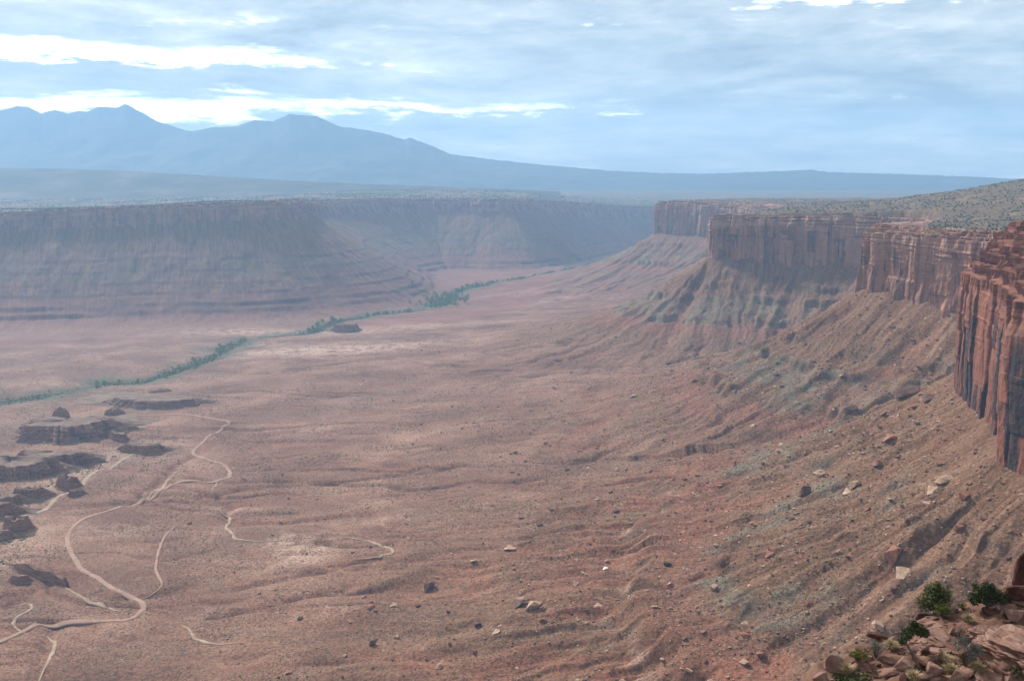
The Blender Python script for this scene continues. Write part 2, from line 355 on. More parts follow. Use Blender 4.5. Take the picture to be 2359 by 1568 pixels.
# ------------------------------------------------------------------ ground
def ground_material():
    m, T, b = new_mat('desert_ground')
    pos = T.node('ShaderNodeNewGeometry').outputs['Position']
    a1 = T.attr('soil'); s1 = T.node('ShaderNodeSeparateColor'); T.lk(a1.outputs['Color'], s1.inputs[0])
    a2 = T.attr('bed'); s2 = T.node('ShaderNodeSeparateColor'); T.lk(a2.outputs['Color'], s2.inputs[0])
    flow = T.attr('flow').outputs['Vector']
    talus, green, top = s1.outputs; redbed, pale, riparian = s2.outputs
    shale = a1.outputs['Alpha']; dark = a2.outputs['Alpha']
    n_big = T.noise(pos, 1/130, 5, .6); n_mid = T.noise(pos, 1/22, 5, .62); n_fine = T.noise(pos, 1/2.6, 5, .7)
    streak = T.noise(T.scalev(flow, 1/7, 1/90, 1), 1.0, 5, .62, .3)
    streak2 = T.noise(T.scalev(flow, 1/26, 1/260, 1), 1.0, 4, .55, .4)
    # floor
    c = T.ramp(n_big, [(.30, (.147, .073, .048)), (.46, (.205, .105, .069)), (.58, (.268, .146, .098)), (.72, (.37, .22, .152))])
    fl = T.mix(T.math('MULTIPLY', T.sstep(streak2, .5, .7), .35), c, (.20, .135, .10))
    fl = T.mix(T.math('MULTIPLY', T.sstep(n_mid, .56, .74), .5), fl, (.36, .235, .165))
    # stony slope
    ta = T.ramp(streak, [(.30, (.105, .047, .028)), (.45, (.153, .078, .046)), (.57, (.2, .113, .069)), (.72, (.268, .168, .108))])
    ta = T.mix(T.math('MULTIPLY', T.sstep(n_mid, .52, .70), .45), ta, (.25, .115, .07))
    c = T.mix(talus, fl, ta)
    gr = T.mix(T.sstep(n_mid, .35, .65), (.135, .102, .07), (.18, .148, .107))
    c = T.mix(T.math('MULTIPLY', green, T.sstep(T.math('ADD', n_mid, T.math('MULTIPLY', streak2, .4)), .55, .78)), c, gr)
    rd = T.mix(T.sstep(streak, .35, .65), (.19, .073, .045), (.28, .122, .077))
    c = T.mix(T.math('MULTIPLY', redbed, T.sstep(n_mid, .30, .55)), c, rd)
    c = T.mix(T.math('MULTIPLY', shale, .85), c, (.235, .085, .06))
    c = T.mix(T.math('MULTIPLY', dark, .85), c, (.085, .048, .042))
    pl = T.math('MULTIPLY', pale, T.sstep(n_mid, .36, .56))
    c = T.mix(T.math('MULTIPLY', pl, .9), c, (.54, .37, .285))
    # mesa top: red sand, pale slickrock, dark scrub
    tp = T.ramp(T.noise(pos, 1/60, 5, .65), [(.34, (.088, .068, .046)), (.5, (.135, .095, .064)), (.60, (.19, .122, .084)), (.70, (.30, .205, .148))])
    c = T.mix(top, c, tp)
    c = T.mix(T.math('MULTIPLY', riparian, T.sstep(n_fine, .34, .52)), c, (.085, .092, .05))
    # scattered low scrub and stones, everywhere
    vo = T.node('ShaderNodeTexVoronoi'); T.put(vo.inputs['Vector'], pos); vo.inputs['Scale'].default_value = 1/3.4
    dots = T.math('SUBTRACT', 1.0, T.sstep(vo.outputs['Distance'], .16, .34))
    c = T.mix(T.math('MULTIPLY', dots, T.math('MULTIPLY', T.sstep(n_mid, .38, .56), .62)), c, (.075, .056, .04))
    vo2 = T.node('ShaderNodeTexVoronoi'); T.put(vo2.inputs['Vector'], T.vmath('ADD', pos, (71, 13, 5))); vo2.inputs['Scale'].default_value = 1/9.0
    dots2 = T.math('SUBTRACT', 1.0, T.sstep(vo2.outputs['Distance'], .10, .24))
    c = T.mix(T.math('MULTIPLY', dots2, T.math('MULTIPLY', T.sstep(n_big, .36, .6), .6)), c, (.33, .225, .155))
    c = T.mix(.85, c, T.mix(T.sstep(n_fine, .34, .66), (.55, .53, .52), (1.35, 1.34, 1.32)), 'MULTIPLY')
    T.put(b.inputs['Base Color'], c)
    h = T.math('ADD', T.math('MULTIPLY', n_fine, 1.3), T.math('MULTIPLY', n_mid, .8))
    bump(T, b, h, .9, 1.6)
    return m
MAT_GROUND = ground_material()

def gauss(x, y, cx, cy, sx, sy): return np.exp(-(((x-cx)/sx)**2+((y-cy)/sy)**2))
def build_ground():
    az = np.radians(np.concatenate([np.linspace(-52, -30, 90, endpoint=False), np.arange(-30, 30.01, .062), np.linspace(30.2, 52, 90)]))
    r = [45.0]
    while r[-1] < 15000:
        R = r[-1]
        k = .03 if R < 330 else (.0021 if R < 5600 else (.0045 if R < 7500 else .02))
        r.append(R*(1+k))
    r = np.array(r); A, R = np.meshgrid(az, r)
    # order the points in compact blocks for the distance queries
    nr, nc = R.shape
    x = (R*np.sin(A)).astype(F32); y = (R*np.cos(A)).astype(F32)
    z = np.zeros_like(x); keys = None; MM = {}
    bs = 64
    idx = np.arange(nr*nc).reshape(nr, nc); order = []
    for i in range(0, nr, bs):
        for j in range(0, nc, bs): order.append(idx[i:i+bs, j:j+bs].ravel())
    order = np.concatenate(order)
    zz, M = terrain(x.ravel()[order], y.ravel()[order], True)
    def un(a):
        o = np.empty(nr*nc, F32); o[order] = a; return o
    z = un(zz); M = {k: un(v) for k, v in M.items()}
    x = x.ravel(); y = y.ravel(); rr = np.hypot(x, y)
    d = M['dr']; e = M['dl']; near = M['near']; top = M['top']
    talus = np.maximum((1-ss(230, 640, d+M['wx'])), (1-ss(330, 950, e+4*M['wx'])))
    hz = M['z0']
    grn = ss(-252, -262, hz)*ss(-322, -306, hz)*ss(.0, .35, fbm(x/150, y/150, 3, 201)+.25) + ss(-226, -232, hz)*ss(-246, -238, hz)*.5*ss(0, .3, fbm(x/90, y/90, 2, 202))
    grn = np.where(e < 700, ss(-225, -250, M['zv'])*ss(-335, -300, M['zv'])*.5*ss(-.3, .2, fbm(M['ul']/200, z/60, 3, 203)), grn)
    red = ss(-322, -332, hz)*ss(-412, -390, hz)*near*(1-ss(300, 400, d+.5*M['wx']))*ss(-.35, .2, fbm(M['ur']/60, d/200, 3, 206)) + .55*M['gul'] + .4*ss(-300, -312, hz)*ss(-330, -322, hz)
    red = np.maximum(red, np.clip(M['cut'], 0, 1)*.5); red = np.maximum(red, M['gcut']*.9); red = np.maximum(red, .5*np.exp(-((M['gd']-8)/7)**2))
    pale = near*.6*np.exp(-((hz+329)/2.4)**2)*ss(-.1, .3, fbm(x/40, y/40, 2, 205))*(d < 520) 
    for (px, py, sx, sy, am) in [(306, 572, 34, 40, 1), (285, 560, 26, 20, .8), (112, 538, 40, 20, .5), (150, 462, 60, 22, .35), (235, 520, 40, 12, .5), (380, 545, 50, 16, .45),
                                 (330, 352, 280, 70, 1), (290, 332, 330, 70, .8), (420, 330, 300, 55, .5), (250, 345, 120, 40, .6), (520, 300, 200, 40, .3), (210, 640, 30, 16, .4), (330, 650, 40, 14, .3)]:  # wide far patches: sunlight through broken cloud, put into the floor colour
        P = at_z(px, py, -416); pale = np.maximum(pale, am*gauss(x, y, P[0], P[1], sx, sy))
    rp = np.exp(-(M['cd']/(34+22*pn(M['cs']/160, x*0, 207)))**2)+.45*np.exp(-(M['cd']/95)**2)*ss(-.1, .3, fbm(x/70, y/70, 3, 208))
    rp = np.maximum(rp*(e > -20), .75*ss(-20, -60, e)*ss(-.35, .25, fbm(x/300, y/700, 4, 215))*(d > -30)*(y > 2500)+.32*ss(-22, -50, d)*ss(-.3, .3, fbm(x/110, y/170, 4, 216))*(rr > 900))
    wd, _ = polydist(NEARWASH, x, y); sandy = np.exp(-(wd/34)**2)*(z < -395)
    pale = pale*np.where(hz < -385, 1, (d < 700))*(e > 300)
    pale = np.maximum(pale, sandy*.45)
    dark = np.zeros_like(x)
    zv = M['zv']; on = ss(110, 220, e)*(1-ss(620, 820, e))*ss(-.2, .25, fbm(M['ul']/150, z/40, 3, 209))
    dark = (e < 900)*(d > 900)*.3*ss(-.5, .3, fbm(M['ul']/90, e/300, 3, 213))*(1-ss(420, 560, e)) + on*(np.exp(-((zv+252)/3)**2)*.9+.7*np.exp(-((zv+285)/2.6)**2)+.8*np.exp(-((zv+318)/2.6)**2)+np.exp(-((zv+374)/4.5)**2)+(.35+.5*ss(-.2, .3, fbm(M['ul']/120, e*0, 2, 217)))*np.exp(-((zv+393)/5)**2)+.8*np.exp(-((zv+345)/3)**2))
    dark = np.maximum(dark, (1-ss(1200, 2600, rr)*0)*ss(20, 60, d)*(1-ss(330, 480, d))*ss(-.05, .3, fbm((M['ur']+M['wx'])/45+x/80, z/16, 3, 211))*(.8-.4*near)*(np.exp(-((hz+238)/2.6)**2)+np.exp(-((hz+262)/2.2)**2)+np.exp(-((hz+300)/2.5)**2)))
    shale = np.clip(np.where(e < 900, .55*ss(-330, -350, zv)*ss(-420, -405, zv), .35*ss(-302, -308, hz)*ss(-325, -318, hz)), 0, 1)
    inside = 1-top
    soil = np.stack([talus*inside, np.clip(grn, 0, 1)*inside, top, shale*inside], 1)
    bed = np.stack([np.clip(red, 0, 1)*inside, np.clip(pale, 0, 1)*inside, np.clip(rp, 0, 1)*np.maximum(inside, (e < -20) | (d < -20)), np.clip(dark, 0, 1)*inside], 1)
    fu = np.where((d > 0) & (d < e), M['ur'], M['ul']); fv = np.minimum(np.abs(d), np.abs(e))
    flow = np.stack([fu+.28*M['wx'], fv, np.zeros_like(fu)], 1)
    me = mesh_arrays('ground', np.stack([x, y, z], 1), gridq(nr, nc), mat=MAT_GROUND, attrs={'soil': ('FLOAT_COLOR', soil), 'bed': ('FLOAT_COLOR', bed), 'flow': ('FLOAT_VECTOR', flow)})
    tag(link('ground', me), 'reddish canyon floor, stony slopes and scrubby mesa tops', 'ground', kind='structure')
build_ground()

# ------------------------------------------------------------------ cliffs
def cliff_material(name, warm, varn, tanc, w=1.0, vt=.46):
    m, T, b = new_mat(name)
    pos = T.node('ShaderNodeNewGeometry').outputs['Position']
    st = T.attr('face').outputs['Vector']                       # along the rim, up the face
    cap = T.attr('cap').outputs['Fac']; blk = T.attr('block').outputs['Fac']
    v1 = T.noise(T.scalev(st, 1/(5.0*w), 1/75, 1), 1, 6, .62, .25); v2 = T.noise(T.scalev(st, 1/(17*w), 1/130, 1, (5, 3, 0)), 1, 5, .6, .3)
    hb = T.noise(T.scalev(st, 1/120, 1/3.5, 1), 1, 4, .6); fine = T.noise(pos, 1/1.6, 5, .65); mid = T.noise(pos, 1/13, 4, .6)
    c = T.ramp(v2, [(.32, tuple(.62*k for k in warm)), (.5, warm), (.66, tuple(min(1, 1.35*k) for k in warm))])
    c = T.mix(T.math('MULTIPLY', blk, .35), c, tanc)
    c = T.mix(T.math('MULTIPLY', T.sstep(T.math('ADD', v1, T.math('MULTIPLY', T.math('SUBTRACT', .5, blk), .26)), vt, vt+.10), T.math('SUBTRACT', 1, T.math('MULTIPLY', cap, .75))), c, varn)
    c = T.mix(T.math('MULTIPLY', T.sstep(mid, .57, .68), .55), c, tanc)
    c = T.mix(T.math('MULTIPLY', T.sstep(hb, .55, .66), .35), c, tuple(.55*k for k in warm))
    cc = T.ramp(hb, [(.33, tuple(.5*k for k in warm)), (.45, warm), (.56, tanc), (.7, tuple(min(1, 1.2*k) for k in tanc))])
    c = T.mix(T.math('MULTIPLY', cap, .85), c, cc)
    c = T.mix(.5, c, T.mix(T.sstep(fine, .25, .75), (.55, .54, .53), (1.25, 1.24, 1.22)), 'MULTIPLY')
    T.put(b.inputs['Base Color'], c)
    h = T.math('ADD', T.math('MULTIPLY', fine, .5), T.math('ADD', T.math('MULTIPLY', v1, 1.2), T.math('MULTIPLY', hb, .6)))
    bump(T, b, h, .8, 1.2)
    b.inputs['Roughness'].default_value = .8; b.inputs['Specular IOR Level'].default_value = .25
    return m
MAT_CLIFF_NEAR = cliff_material('red_sandstone_near', (.19, .064, .037), (.036, .023, .026), (.26, .11, .067), 1.7, .47)
MAT_CLIFF = cliff_material('red_sandstone', (.27, .115, .075), (.125, .072, .06), (.42, .28, .20), 1.9, .52)
MAT_CLIFF_FAR = cliff_material('far_red_sandstone', (.24, .11, .082), (.15, .075, .062), (.33, .19, .135))

def cells(s, lam, seed, jit=.8):
    """uneven blocks along a line: value of the block and distance to its nearer joint"""
    q = s/lam; i = np.floor(q).astype(np.int64); best = np.full(q.shape, 9e9); 
    pts = []
    for k in (-1, 0, 1, 2):
        c = i+k; pts.append(c+jit*(_hash(c, c*0+3, seed)-.5))
    pts = np.stack(pts, -1); kk = (pts <= q[..., None]).sum(-1)-1
    lo = np.take_along_axis(pts, np.clip(kk, 0, 3)[..., None], -1)[..., 0]; hi = np.take_along_axis(pts, np.clip(kk+1, 0, 3)[..., None], -1)[..., 0]
    idn = i-1+kk
    return idn, np.minimum(q-lo, hi-q)*lam, (q-lo)/np.maximum(hi-lo, 1e-3)

def build_cliff(label, rim, y0, y1, mat, res, dz, seed, big=.75, blocks=.8, batter=6.0, rough=.8, capn=4, smooth=False, flare=1.0, lam=(36, 14), lean=.0):
    """the stretch of rim between control distances s0..s1 as a wall: a jointed face, then stepped beds back to the mesa"""
    S = np.arange(y0, y1, res)
    par = [np.interp(S, rim.S, rim.C[:, k]) for k in range(6)]
    nx = np.interp(S, rim.S, np.convolve(np.pad(rim.NV[:, 0], 2, 'edge'), np.ones(5)/5, 'valid')); ny = np.interp(S, rim.S, np.convolve(np.pad(rim.NV[:, 1], 2, 'edge'), np.ones(5)/5, 'valid'))
    l = np.hypot(nx, ny); nx /= l; ny /= l
    X, Y, BZ, CT, CH, CW = par
    # ---- face rows
    H = float((CT-BZ).mean()); nf = max(10, int((H+26)/dz)); v = np.linspace(0, 1, nf)[:, None]
    zb = BZ-26; Z = zb+(CT-zb)*v; s = np.broadcast_to(S, Z.shape)
    zz = (Z-BZ)
    sw = s+2.2*pn(s/30, zz/45, seed+1)+.7*pn(s/7, zz/16, seed+2)+lean*zz*(pn(s/75, zz*0, seed+13)-.5)
    i1, e1, f1 = cells(sw, lam[0], seed+3); i2, e2, f2 = cells(sw+3, lam[1], seed+4)
    def rnd(i, k): return _hash(i, i*0+k, seed+9)-.5
    off = 9*big*pn(s/85, zz/400, seed+5)+5*big*pn(s/34, zz/200, seed+6)
    brk = H*(.15+.85*(rnd(i1, 2)+.5)); off = off+blocks*(rnd(i1, 1)*12+(rnd(i1, 4)*7)*ss(-2, 2, zz-brk))
    brk2 = H*(.1+.9*(rnd(i2, 6)+.5)); off = off+blocks*(rnd(i2, 5)*6+rnd(i2, 7)*5*ss(-1, 1, zz-brk2))
    off = off-blocks*(3.6*np.exp(-(e1/.8)**2)+1.8*np.exp(-(e2/.6)**2)) + blocks*7*(f1-.5)*np.sign(rnd(i1, 8)+.1)+blocks*2.5*(f2-.5)*np.sign(rnd(i2, 9))
    off = off+rough*(1.5*fbm(s/11, zz/40, 3, seed+7)+.5*fbm(s/2.6, zz/6, 2, seed+8))
    off = off+ 1.5*rough*ss(.1, .5, pn(s/60, zz/5.5, seed+12))*ss(.55, .8, v)
    off = off+batter*(1-v)+ 5*flare*(1-ss(0, 34, zz))*ss(-.2, .4, pn(s/26, zz/80, seed+10))*blocks - 3.5*ss(.9, 1, v)*ss(-.3, .4, pn(s/14, zz*0, seed+11))
    # ---- stepped beds
    ncap = capn*5; t = np.linspace(0, 1, ncap+1)[1:, None]; fr = (t*capn) % 1; fl = np.floor(t*capn-1e-6); fr = t*capn-fl
    rise = (fl+ss(.0, .42, fr))/capn; back = (fl+ss(.38, 1.0, fr))/capn
    sc_ = np.broadcast_to(S, (len(t), len(S)))
    nb = pn(sc_/19, fl*3.7+sc_*0, seed+21)*.55+pn(sc_/6.5, fl*5.1+sc_*0, seed+22)*.4+.25*pn(sc_/2.5, fl*2.3+t*2, seed+24)
    ic, ec, fc = cells(sc_+fl*7.7, 7.5, seed+23); nb = nb+.3*fbm(sc_/2.6, t*7+sc_*0, 2, seed+28)+.28*(_hash(ic, (fl*11+ic*0).astype(np.int64), seed+25)-.5)-.3*np.exp(-(ec/.6)**2)
    cz = CT+CH*rise+.14*CH*pn(sc_/22, fl*1.9+sc_*0, seed+26)*np.sin(np.pi*t); co = off[-1][None]*(1-.75*t)-CW*back+CW*.30*nb*np.sin(np.pi*np.clip(t*1.0, .08, .92))
    # tuck in under the mesa top
    tx = X-nx*(CW+14); ty = Y-ny*(CW+14)
    Z = np.vstack([Z, cz, (CT+CH-.6)[None], (CT+CH-7)[None]]); O = np.vstack([off, co, -(CW+3)[None], -(CW+16)[None]])
    bk = .55*(rnd(i2, 31)+.5)+.45*(rnd(i1, 32)+.5); bk = np.where(zz > brk2, (bk+.37) % 1, bk)
    bkm = np.vstack([bk, np.full_like(cz, .5), np.full((2, len(S)), .5)])
    capm = np.vstack([ss(.80, 1.0, v)*.75+S[None]*0, np.ones_like(cz), np.ones((2, len(S)))])
    PX = X+nx*O; PY = Y+ny*O
    fv = np.stack([np.broadcast_to(S, Z.shape), Z, Z*0], -1).reshape(-1, 3)
    me = mesh_arrays('cliff', np.stack([PX, PY, Z], -1).reshape(-1, 3), gridq(*Z.shape)[:, ::-1] if rim.side > 0 else gridq(*Z.shape), mat=mat, smooth=smooth,
                     attrs={'face': ('FLOAT_VECTOR', fv), 'cap': ('FLOAT', capm.ravel()), 'block': ('FLOAT', bkm.ravel())})
    tag(link('cliff', me), label, 'cliff', kind='structure')
def rs(rim, x, y):
    d = np.hypot(rim.C[:, 0]-x, rim.C[:, 1]-y); return float(rim.S[d.argmin()])
s_ = lambda x, y: rs(RIGHT, x, y)
build_cliff('dark red fluted cliff of the nearest promontory, striped with black varnish', RIGHT, s_(405, 520), s_(560, 1060), MAT_CLIFF_NEAR, .7, .8, 306, big=.3, blocks=.62, capn=6, batter=3.0, rough=.6, flare=0, lam=(44, 15), lean=.16)
build_cliff('shadowed cliff at the back of the alcove behind the nearest promontory', RIGHT, s_(560, 1060), s_(625, 1290), MAT_CLIFF, 1.2, 1.3, 320)
build_cliff('red square-cut cliff with a dark overhang, second along the wall', RIGHT, s_(625, 1290), s_(700, 1775), MAT_CLIFF, 1.0, 1.1, 340, blocks=1.0)
build_cliff('long flat-topped middle cliff with a fluted pale-edged prow', RIGHT, s_(700, 1775), s_(700, 2790), MAT_CLIFF, 1.7, 1.8, 360)
build_cliff('farthest blocky headland of the cliff wall, pale with haze', RIGHT, s_(700, 2790), s_(1300, 4550), MAT_CLIFF, 3.0, 2.6, 380)
build_cliff('hazy broken cliff along the rim of the wall across the canyon', LEFT, 1500, float(LEFT.S[-1])-1800, MAT_CLIFF_FAR, 4.0, 3.2, 400, big=2.0, blocks=.7, batter=45, rough=1.6, capn=3)

# ------------------------------------------------------------------ mountains
def simple_ground(name):
    m, T, b = new_mat(name); pos = T.node('ShaderNodeNewGeometry').outputs['Position']
    n = T.noise(T.scalev(pos, 1/260, 1/700, 1/60), 1, 6, .62)
    T.put(b.inputs['Base Color'], T.ramp(n, [(.36, (.035, .04, .03)), (.52, (.06, .055, .042)), (.60, (.095, .075, .062)), (.68, (.14, .105, .09))])); return m
def mountain_material():
    m, T, b = new_mat('mountain_rock')
    pos = T.node('ShaderNodeNewGeometry').outputs['Position']
    n = T.noise(pos, 1/260, 6, .6); n2 = T.noise(pos, 1/60, 4, .6)
    c = T.ramp(n, [(.35, (.04, .052, .05)), (.55, (.06, .07, .062)), (.7, (.09, .09, .078))])
    c = T.mix(T.math('MULTIPLY', T.sstep(n2, .55, .7), .12), c, (.13, .11, .09))
    T.put(b.inputs['Base Color'], c); return m
MAT_MTN = mountain_material()
MAT_FOOT = simple_ground('foothill_scrub')
SIL = [(-90, 150), (-40, 138), (0, 119), (11, 113), (28, 108.5), (39, 109), (52, 115.5), (65, 112), (78, 115.5), (89, 113), (97, 114), (108, 109), (126, 110), (134.5, 106), (147.6, 113), (165, 123), (187, 130), (204, 131.5),
       (217, 129), (243, 127.6), (260, 121.5), (278, 123), (295, 116), (305, 117), (311, 117), (321, 118), (343, 128), (369, 131), (386, 134.6), (406, 140.6), (412, 138.5), (434, 147), (451, 154.5), (495, 160), (543, 165), (608, 170.6), (655, 172.8),
       (703, 173.6), (747, 172), (790, 170.4), (807, 169.7), (825, 172), (886, 173.6), (955, 176), (1011, 178.5), (1100, 179), (1250, 180)]
def build_mountain(label, sil, D, depth, zb, seed, rng, name='mountain', jag=1.0, mat=None):
    px = np.linspace(rng[0], rng[1], int((rng[1]-rng[0])/1.6)); a = (px-CX)/FPX
    xs, ys = zip(*sil); el = (HOR-np.interp(px, xs, ys))/FPX*math.cos(PITCH*.3)
    n = 70; t = np.concatenate([np.linspace(0, 1, n), np.linspace(1, 1.7, 22)[1:]])[:, None]
    R = (D-depth)+depth*t; crest = el*D+ jag*(6*fbm(px/9, px*0, 3, seed)+10*pn(px/24, px*0, seed+1)*0)
    prof = np.where(t < 1, np.clip(t, 0, 1)**1.55, np.exp(-((t-1)/.5)**2))
    k_ = np.hanning(101); lo = np.convolve(np.pad(crest, 50, 'edge'), k_/k_.sum(), 'valid'); bl = np.clip(t, 0, 1)**4; ce = crest*bl+lo*(1-bl)
    z = zb+(ce-zb)*prof
    xa = (px-CX)/FPX*R; z = z+40*fbm(xa/700, R/700+xa*0, 4, seed+9)*np.where(t < 1, np.sin(np.pi*np.clip(t, 0, 1)), 0)*np.clip((ce-zb)/400, 0, 1)
    rel = np.clip((crest-zb)/300, 0, 1.6)
    z = z+rel*9*(ridged(px/34+.4*pn(t*3, px/60, seed+7), t*1.3, 4, seed+3)-.45)*np.where(t < 1, np.sin(np.pi*np.clip(t, 0, 1)), 0)*jag
    A = np.broadcast_to(a, R.shape[:1]+a.shape); x = A*R; y = np.broadcast_to(R, A.shape)
    me = mesh_arrays(name, np.stack([x, y, z+0*x], -1).reshape(-1, 3), gridq(*x.shape), mat=mat or MAT_MTN)
    tag(link(name, me), label, name, kind='structure')
def falloff(sil, lo, hi, base):
    return [(x, y) if lo <= x <= hi else (x, base) for x, y in sil]
build_mountain('blue twin-peaked mountain at the end of the range', [(-90, 150), (-40, 136)]+[s for s in SIL if 0 <= s[0] <= 187]+[(215, 137), (300, 158), (380, 182)], 12400, 2700, -150, 500, (-110, 380))
build_mountain('blue mountain with a long ridge running down to the plain', [(60, 182), (120, 160), (170, 139), (195, 132.5)]+[s for s in SIL if s[0] >= 204], 11800, 2500, -150, 520, (60, 1250))
build_mountain('low dark blue foothill in front of the mountains', [(-110, 166), (0, 168), (60, 168.5), (110, 170), (170, 173), (230, 176.5), (300, 180.5), (380, 184), (470, 187), (560, 191)], 7000, 1300, -135, 540, (-120, 560), name='foothill', jag=.35, mat=MAT_FOOT)

# ------------------------------------------------------------------ haze
def build_haze():
    bm = bmesh.new(); bmesh.ops.create_cube(bm, size=1)
    lo = Vector((-13000, -700, -440)); hi = Vector((13000, 16500, 960))
    for v in bm.verts: v.co = Vector([lo[i]+(v.co[i]+.5)*(hi[i]-lo[i]) for i in range(3)])
    me = bpy.data.meshes.new('haze'); bm.to_mesh(me); bm.free()
    m = bpy.data.materials.new('haze_air'); m.use_nodes = True; T = NT(m.node_tree); T.n.clear()
    v = T.node('ShaderNodeVolumePrincipled'); o = T.node('ShaderNodeOutputMaterial'); T.lk(v.outputs[0], o.inputs['Volume'])
    v.inputs['Color'].default_value = (.385, .66, 1.0, 1); v.inputs['Density'].default_value = HAZE_DENSITY
    v.inputs['Anisotropy'].default_value = .2
    me.materials.append(m); o_ = link('haze', me); tag(o_, 'pale blue haze filling the canyon air', 'haze', kind='stuff')
HAZE_DENSITY = .84e-4
# ------------------------------------------------------------------ road, tracks, washes
def simple_mat(name, cols, scale, rough=.92, bscale=None, bstr=.5, bdist=.05, stretch=None, space='P'):
    m, T, b = new_mat(name)
    if space == 'P': pos = T.node('ShaderNodeNewGeometry').outputs['Position']
    else: pos = T.node('ShaderNodeTexCoord').outputs['Object']
    v = T.scalev(pos, *stretch) if stretch else pos
    n = T.noise(v, scale, 5, .62); n2 = T.noise(pos, (bscale or scale*6), 4, .65)
    k = len(cols); c = T.ramp(n, [(.32+.36*i/(k-1), col) for i, col in enumerate(cols)])
    c = T.mix(.5, c, T.mix(T.sstep(n2, .25, .75), (.58, .57, .56), (1.25, 1.24, 1.22)), 'MULTIPLY')
    if space == 'O':
        r = T.node('ShaderNodeObjectInfo').outputs['Random']
        c = T.mix(.6, c, T.mix(r, (.68, .66, .64), (1.2, 1.2, 1.2)), 'MULTIPLY')
    T.put(b.inputs['Base Color'], c); bump(T, b, n2, bstr, bdist); b.inputs['Roughness'].default_value = rough
    return m
MAT_ROAD = simple_mat('road_dust', [(.26, .158, .115), (.32, .2, .147), (.38, .245, .182)], 1/9, bscale=1/1.5, bdist=.2)
MAT_WASH = simple_mat('wash_sand', [(.25, .175, .12), (.32, .23, .16), (.42, .31, .225)], 1/12, bscale=1/2, bdist=.3)
def strip(name, label, cat, pxs, w, mat, lift, wob=.0, step=3.0, seed=0, taper=False, scale=K):
    P = hits([(x*scale, y*scale) for x, y in pxs]); P = np.vstack([P])
    C = catmull([(p[0], p[1]) for p in P], step); C = C.astype(float)
    for _ in range(3): C[1:-1] = (C[:-2]+2*C[1:-1]+C[2:])/4
    t = np.gradient(C, axis=0); t /= np.linalg.norm(t, axis=1)[:, None]; n = np.stack([-t[:, 1], t[:, 0]], 1)
    s = np.arange(len(C))*step; hw = w/2*(1+wob*pn(s/(w*3), s*0, seed)); off = wob*w*.5*pn(s/(w*5), s*0, seed+1)
    if taper: hw = hw*np.minimum(1, .25+np.minimum(s, s[::-1])/60)
    q = np.array([-1.0, -.86, -.4, 0, .4, .86, 1.0]); lf = np.array([-.6, 1, 1, 1, 1, 1, -.6])
    X = C[:, 0][:, None]+n[:, 0][:, None]*(hw[:, None]*q+off[:, None]); Y = C[:, 1][:, None]+n[:, 1][:, None]*(hw[:, None]*q+off[:, None])
    Z = terrain(X, Y).reshape(X.shape)
    zc = Z.max(1); k = np.ones(7)/7; zs = np.convolve(np.pad(zc, 3, 'edge'), k, 'valid')
    Z = np.maximum(Z, .5*Z+.5*zs[:, None])+lift*lf
    me = mesh_arrays(name, np.stack([X, Y, Z], -1).reshape(-1, 3), gridq(*X.shape), mat=mat)
    return tag(link(name, me), label, cat, kind='structure')
ROAD_PX = [(-120, 1512), (0, 1478), (50, 1455), (100, 1440), (170, 1432), (230, 1430), (290, 1428), (318, 1416), (332, 1402), (330, 1390), (310, 1378), (260, 1355), (225, 1330), (190, 1312), (172, 1285), (158, 1260), (156, 1238), (166, 1215), (195, 1193), (260, 1172), (325, 1156), (365, 1132), (405, 1110), (440, 1106), (505, 1107), (528, 1099), (530, 1086), (515, 1069), (480, 1058), (447, 1047), (446, 1037), (465, 1020), (500, 996), (530, 973), (505, 966), (470, 960), (440, 955), (400, 953), (350, 955), (300, 957)]
strip('dirt_road', 'pale graded dirt road winding across the canyon floor', 'road', ROAD_PX, 5.6, MAT_ROAD, .5, wob=.22, seed=3)
strip('dirt_track', 'narrow side track joining the bend of the dirt road', 'track', [(330, 1378), (352, 1368), (374, 1350), (370, 1335), (359, 1312), (362, 1285), (372, 1250), (385, 1228), (402, 1212), (430, 1196)], 3.2, MAT_ROAD, .45, wob=.25, seed=7, taper=True)
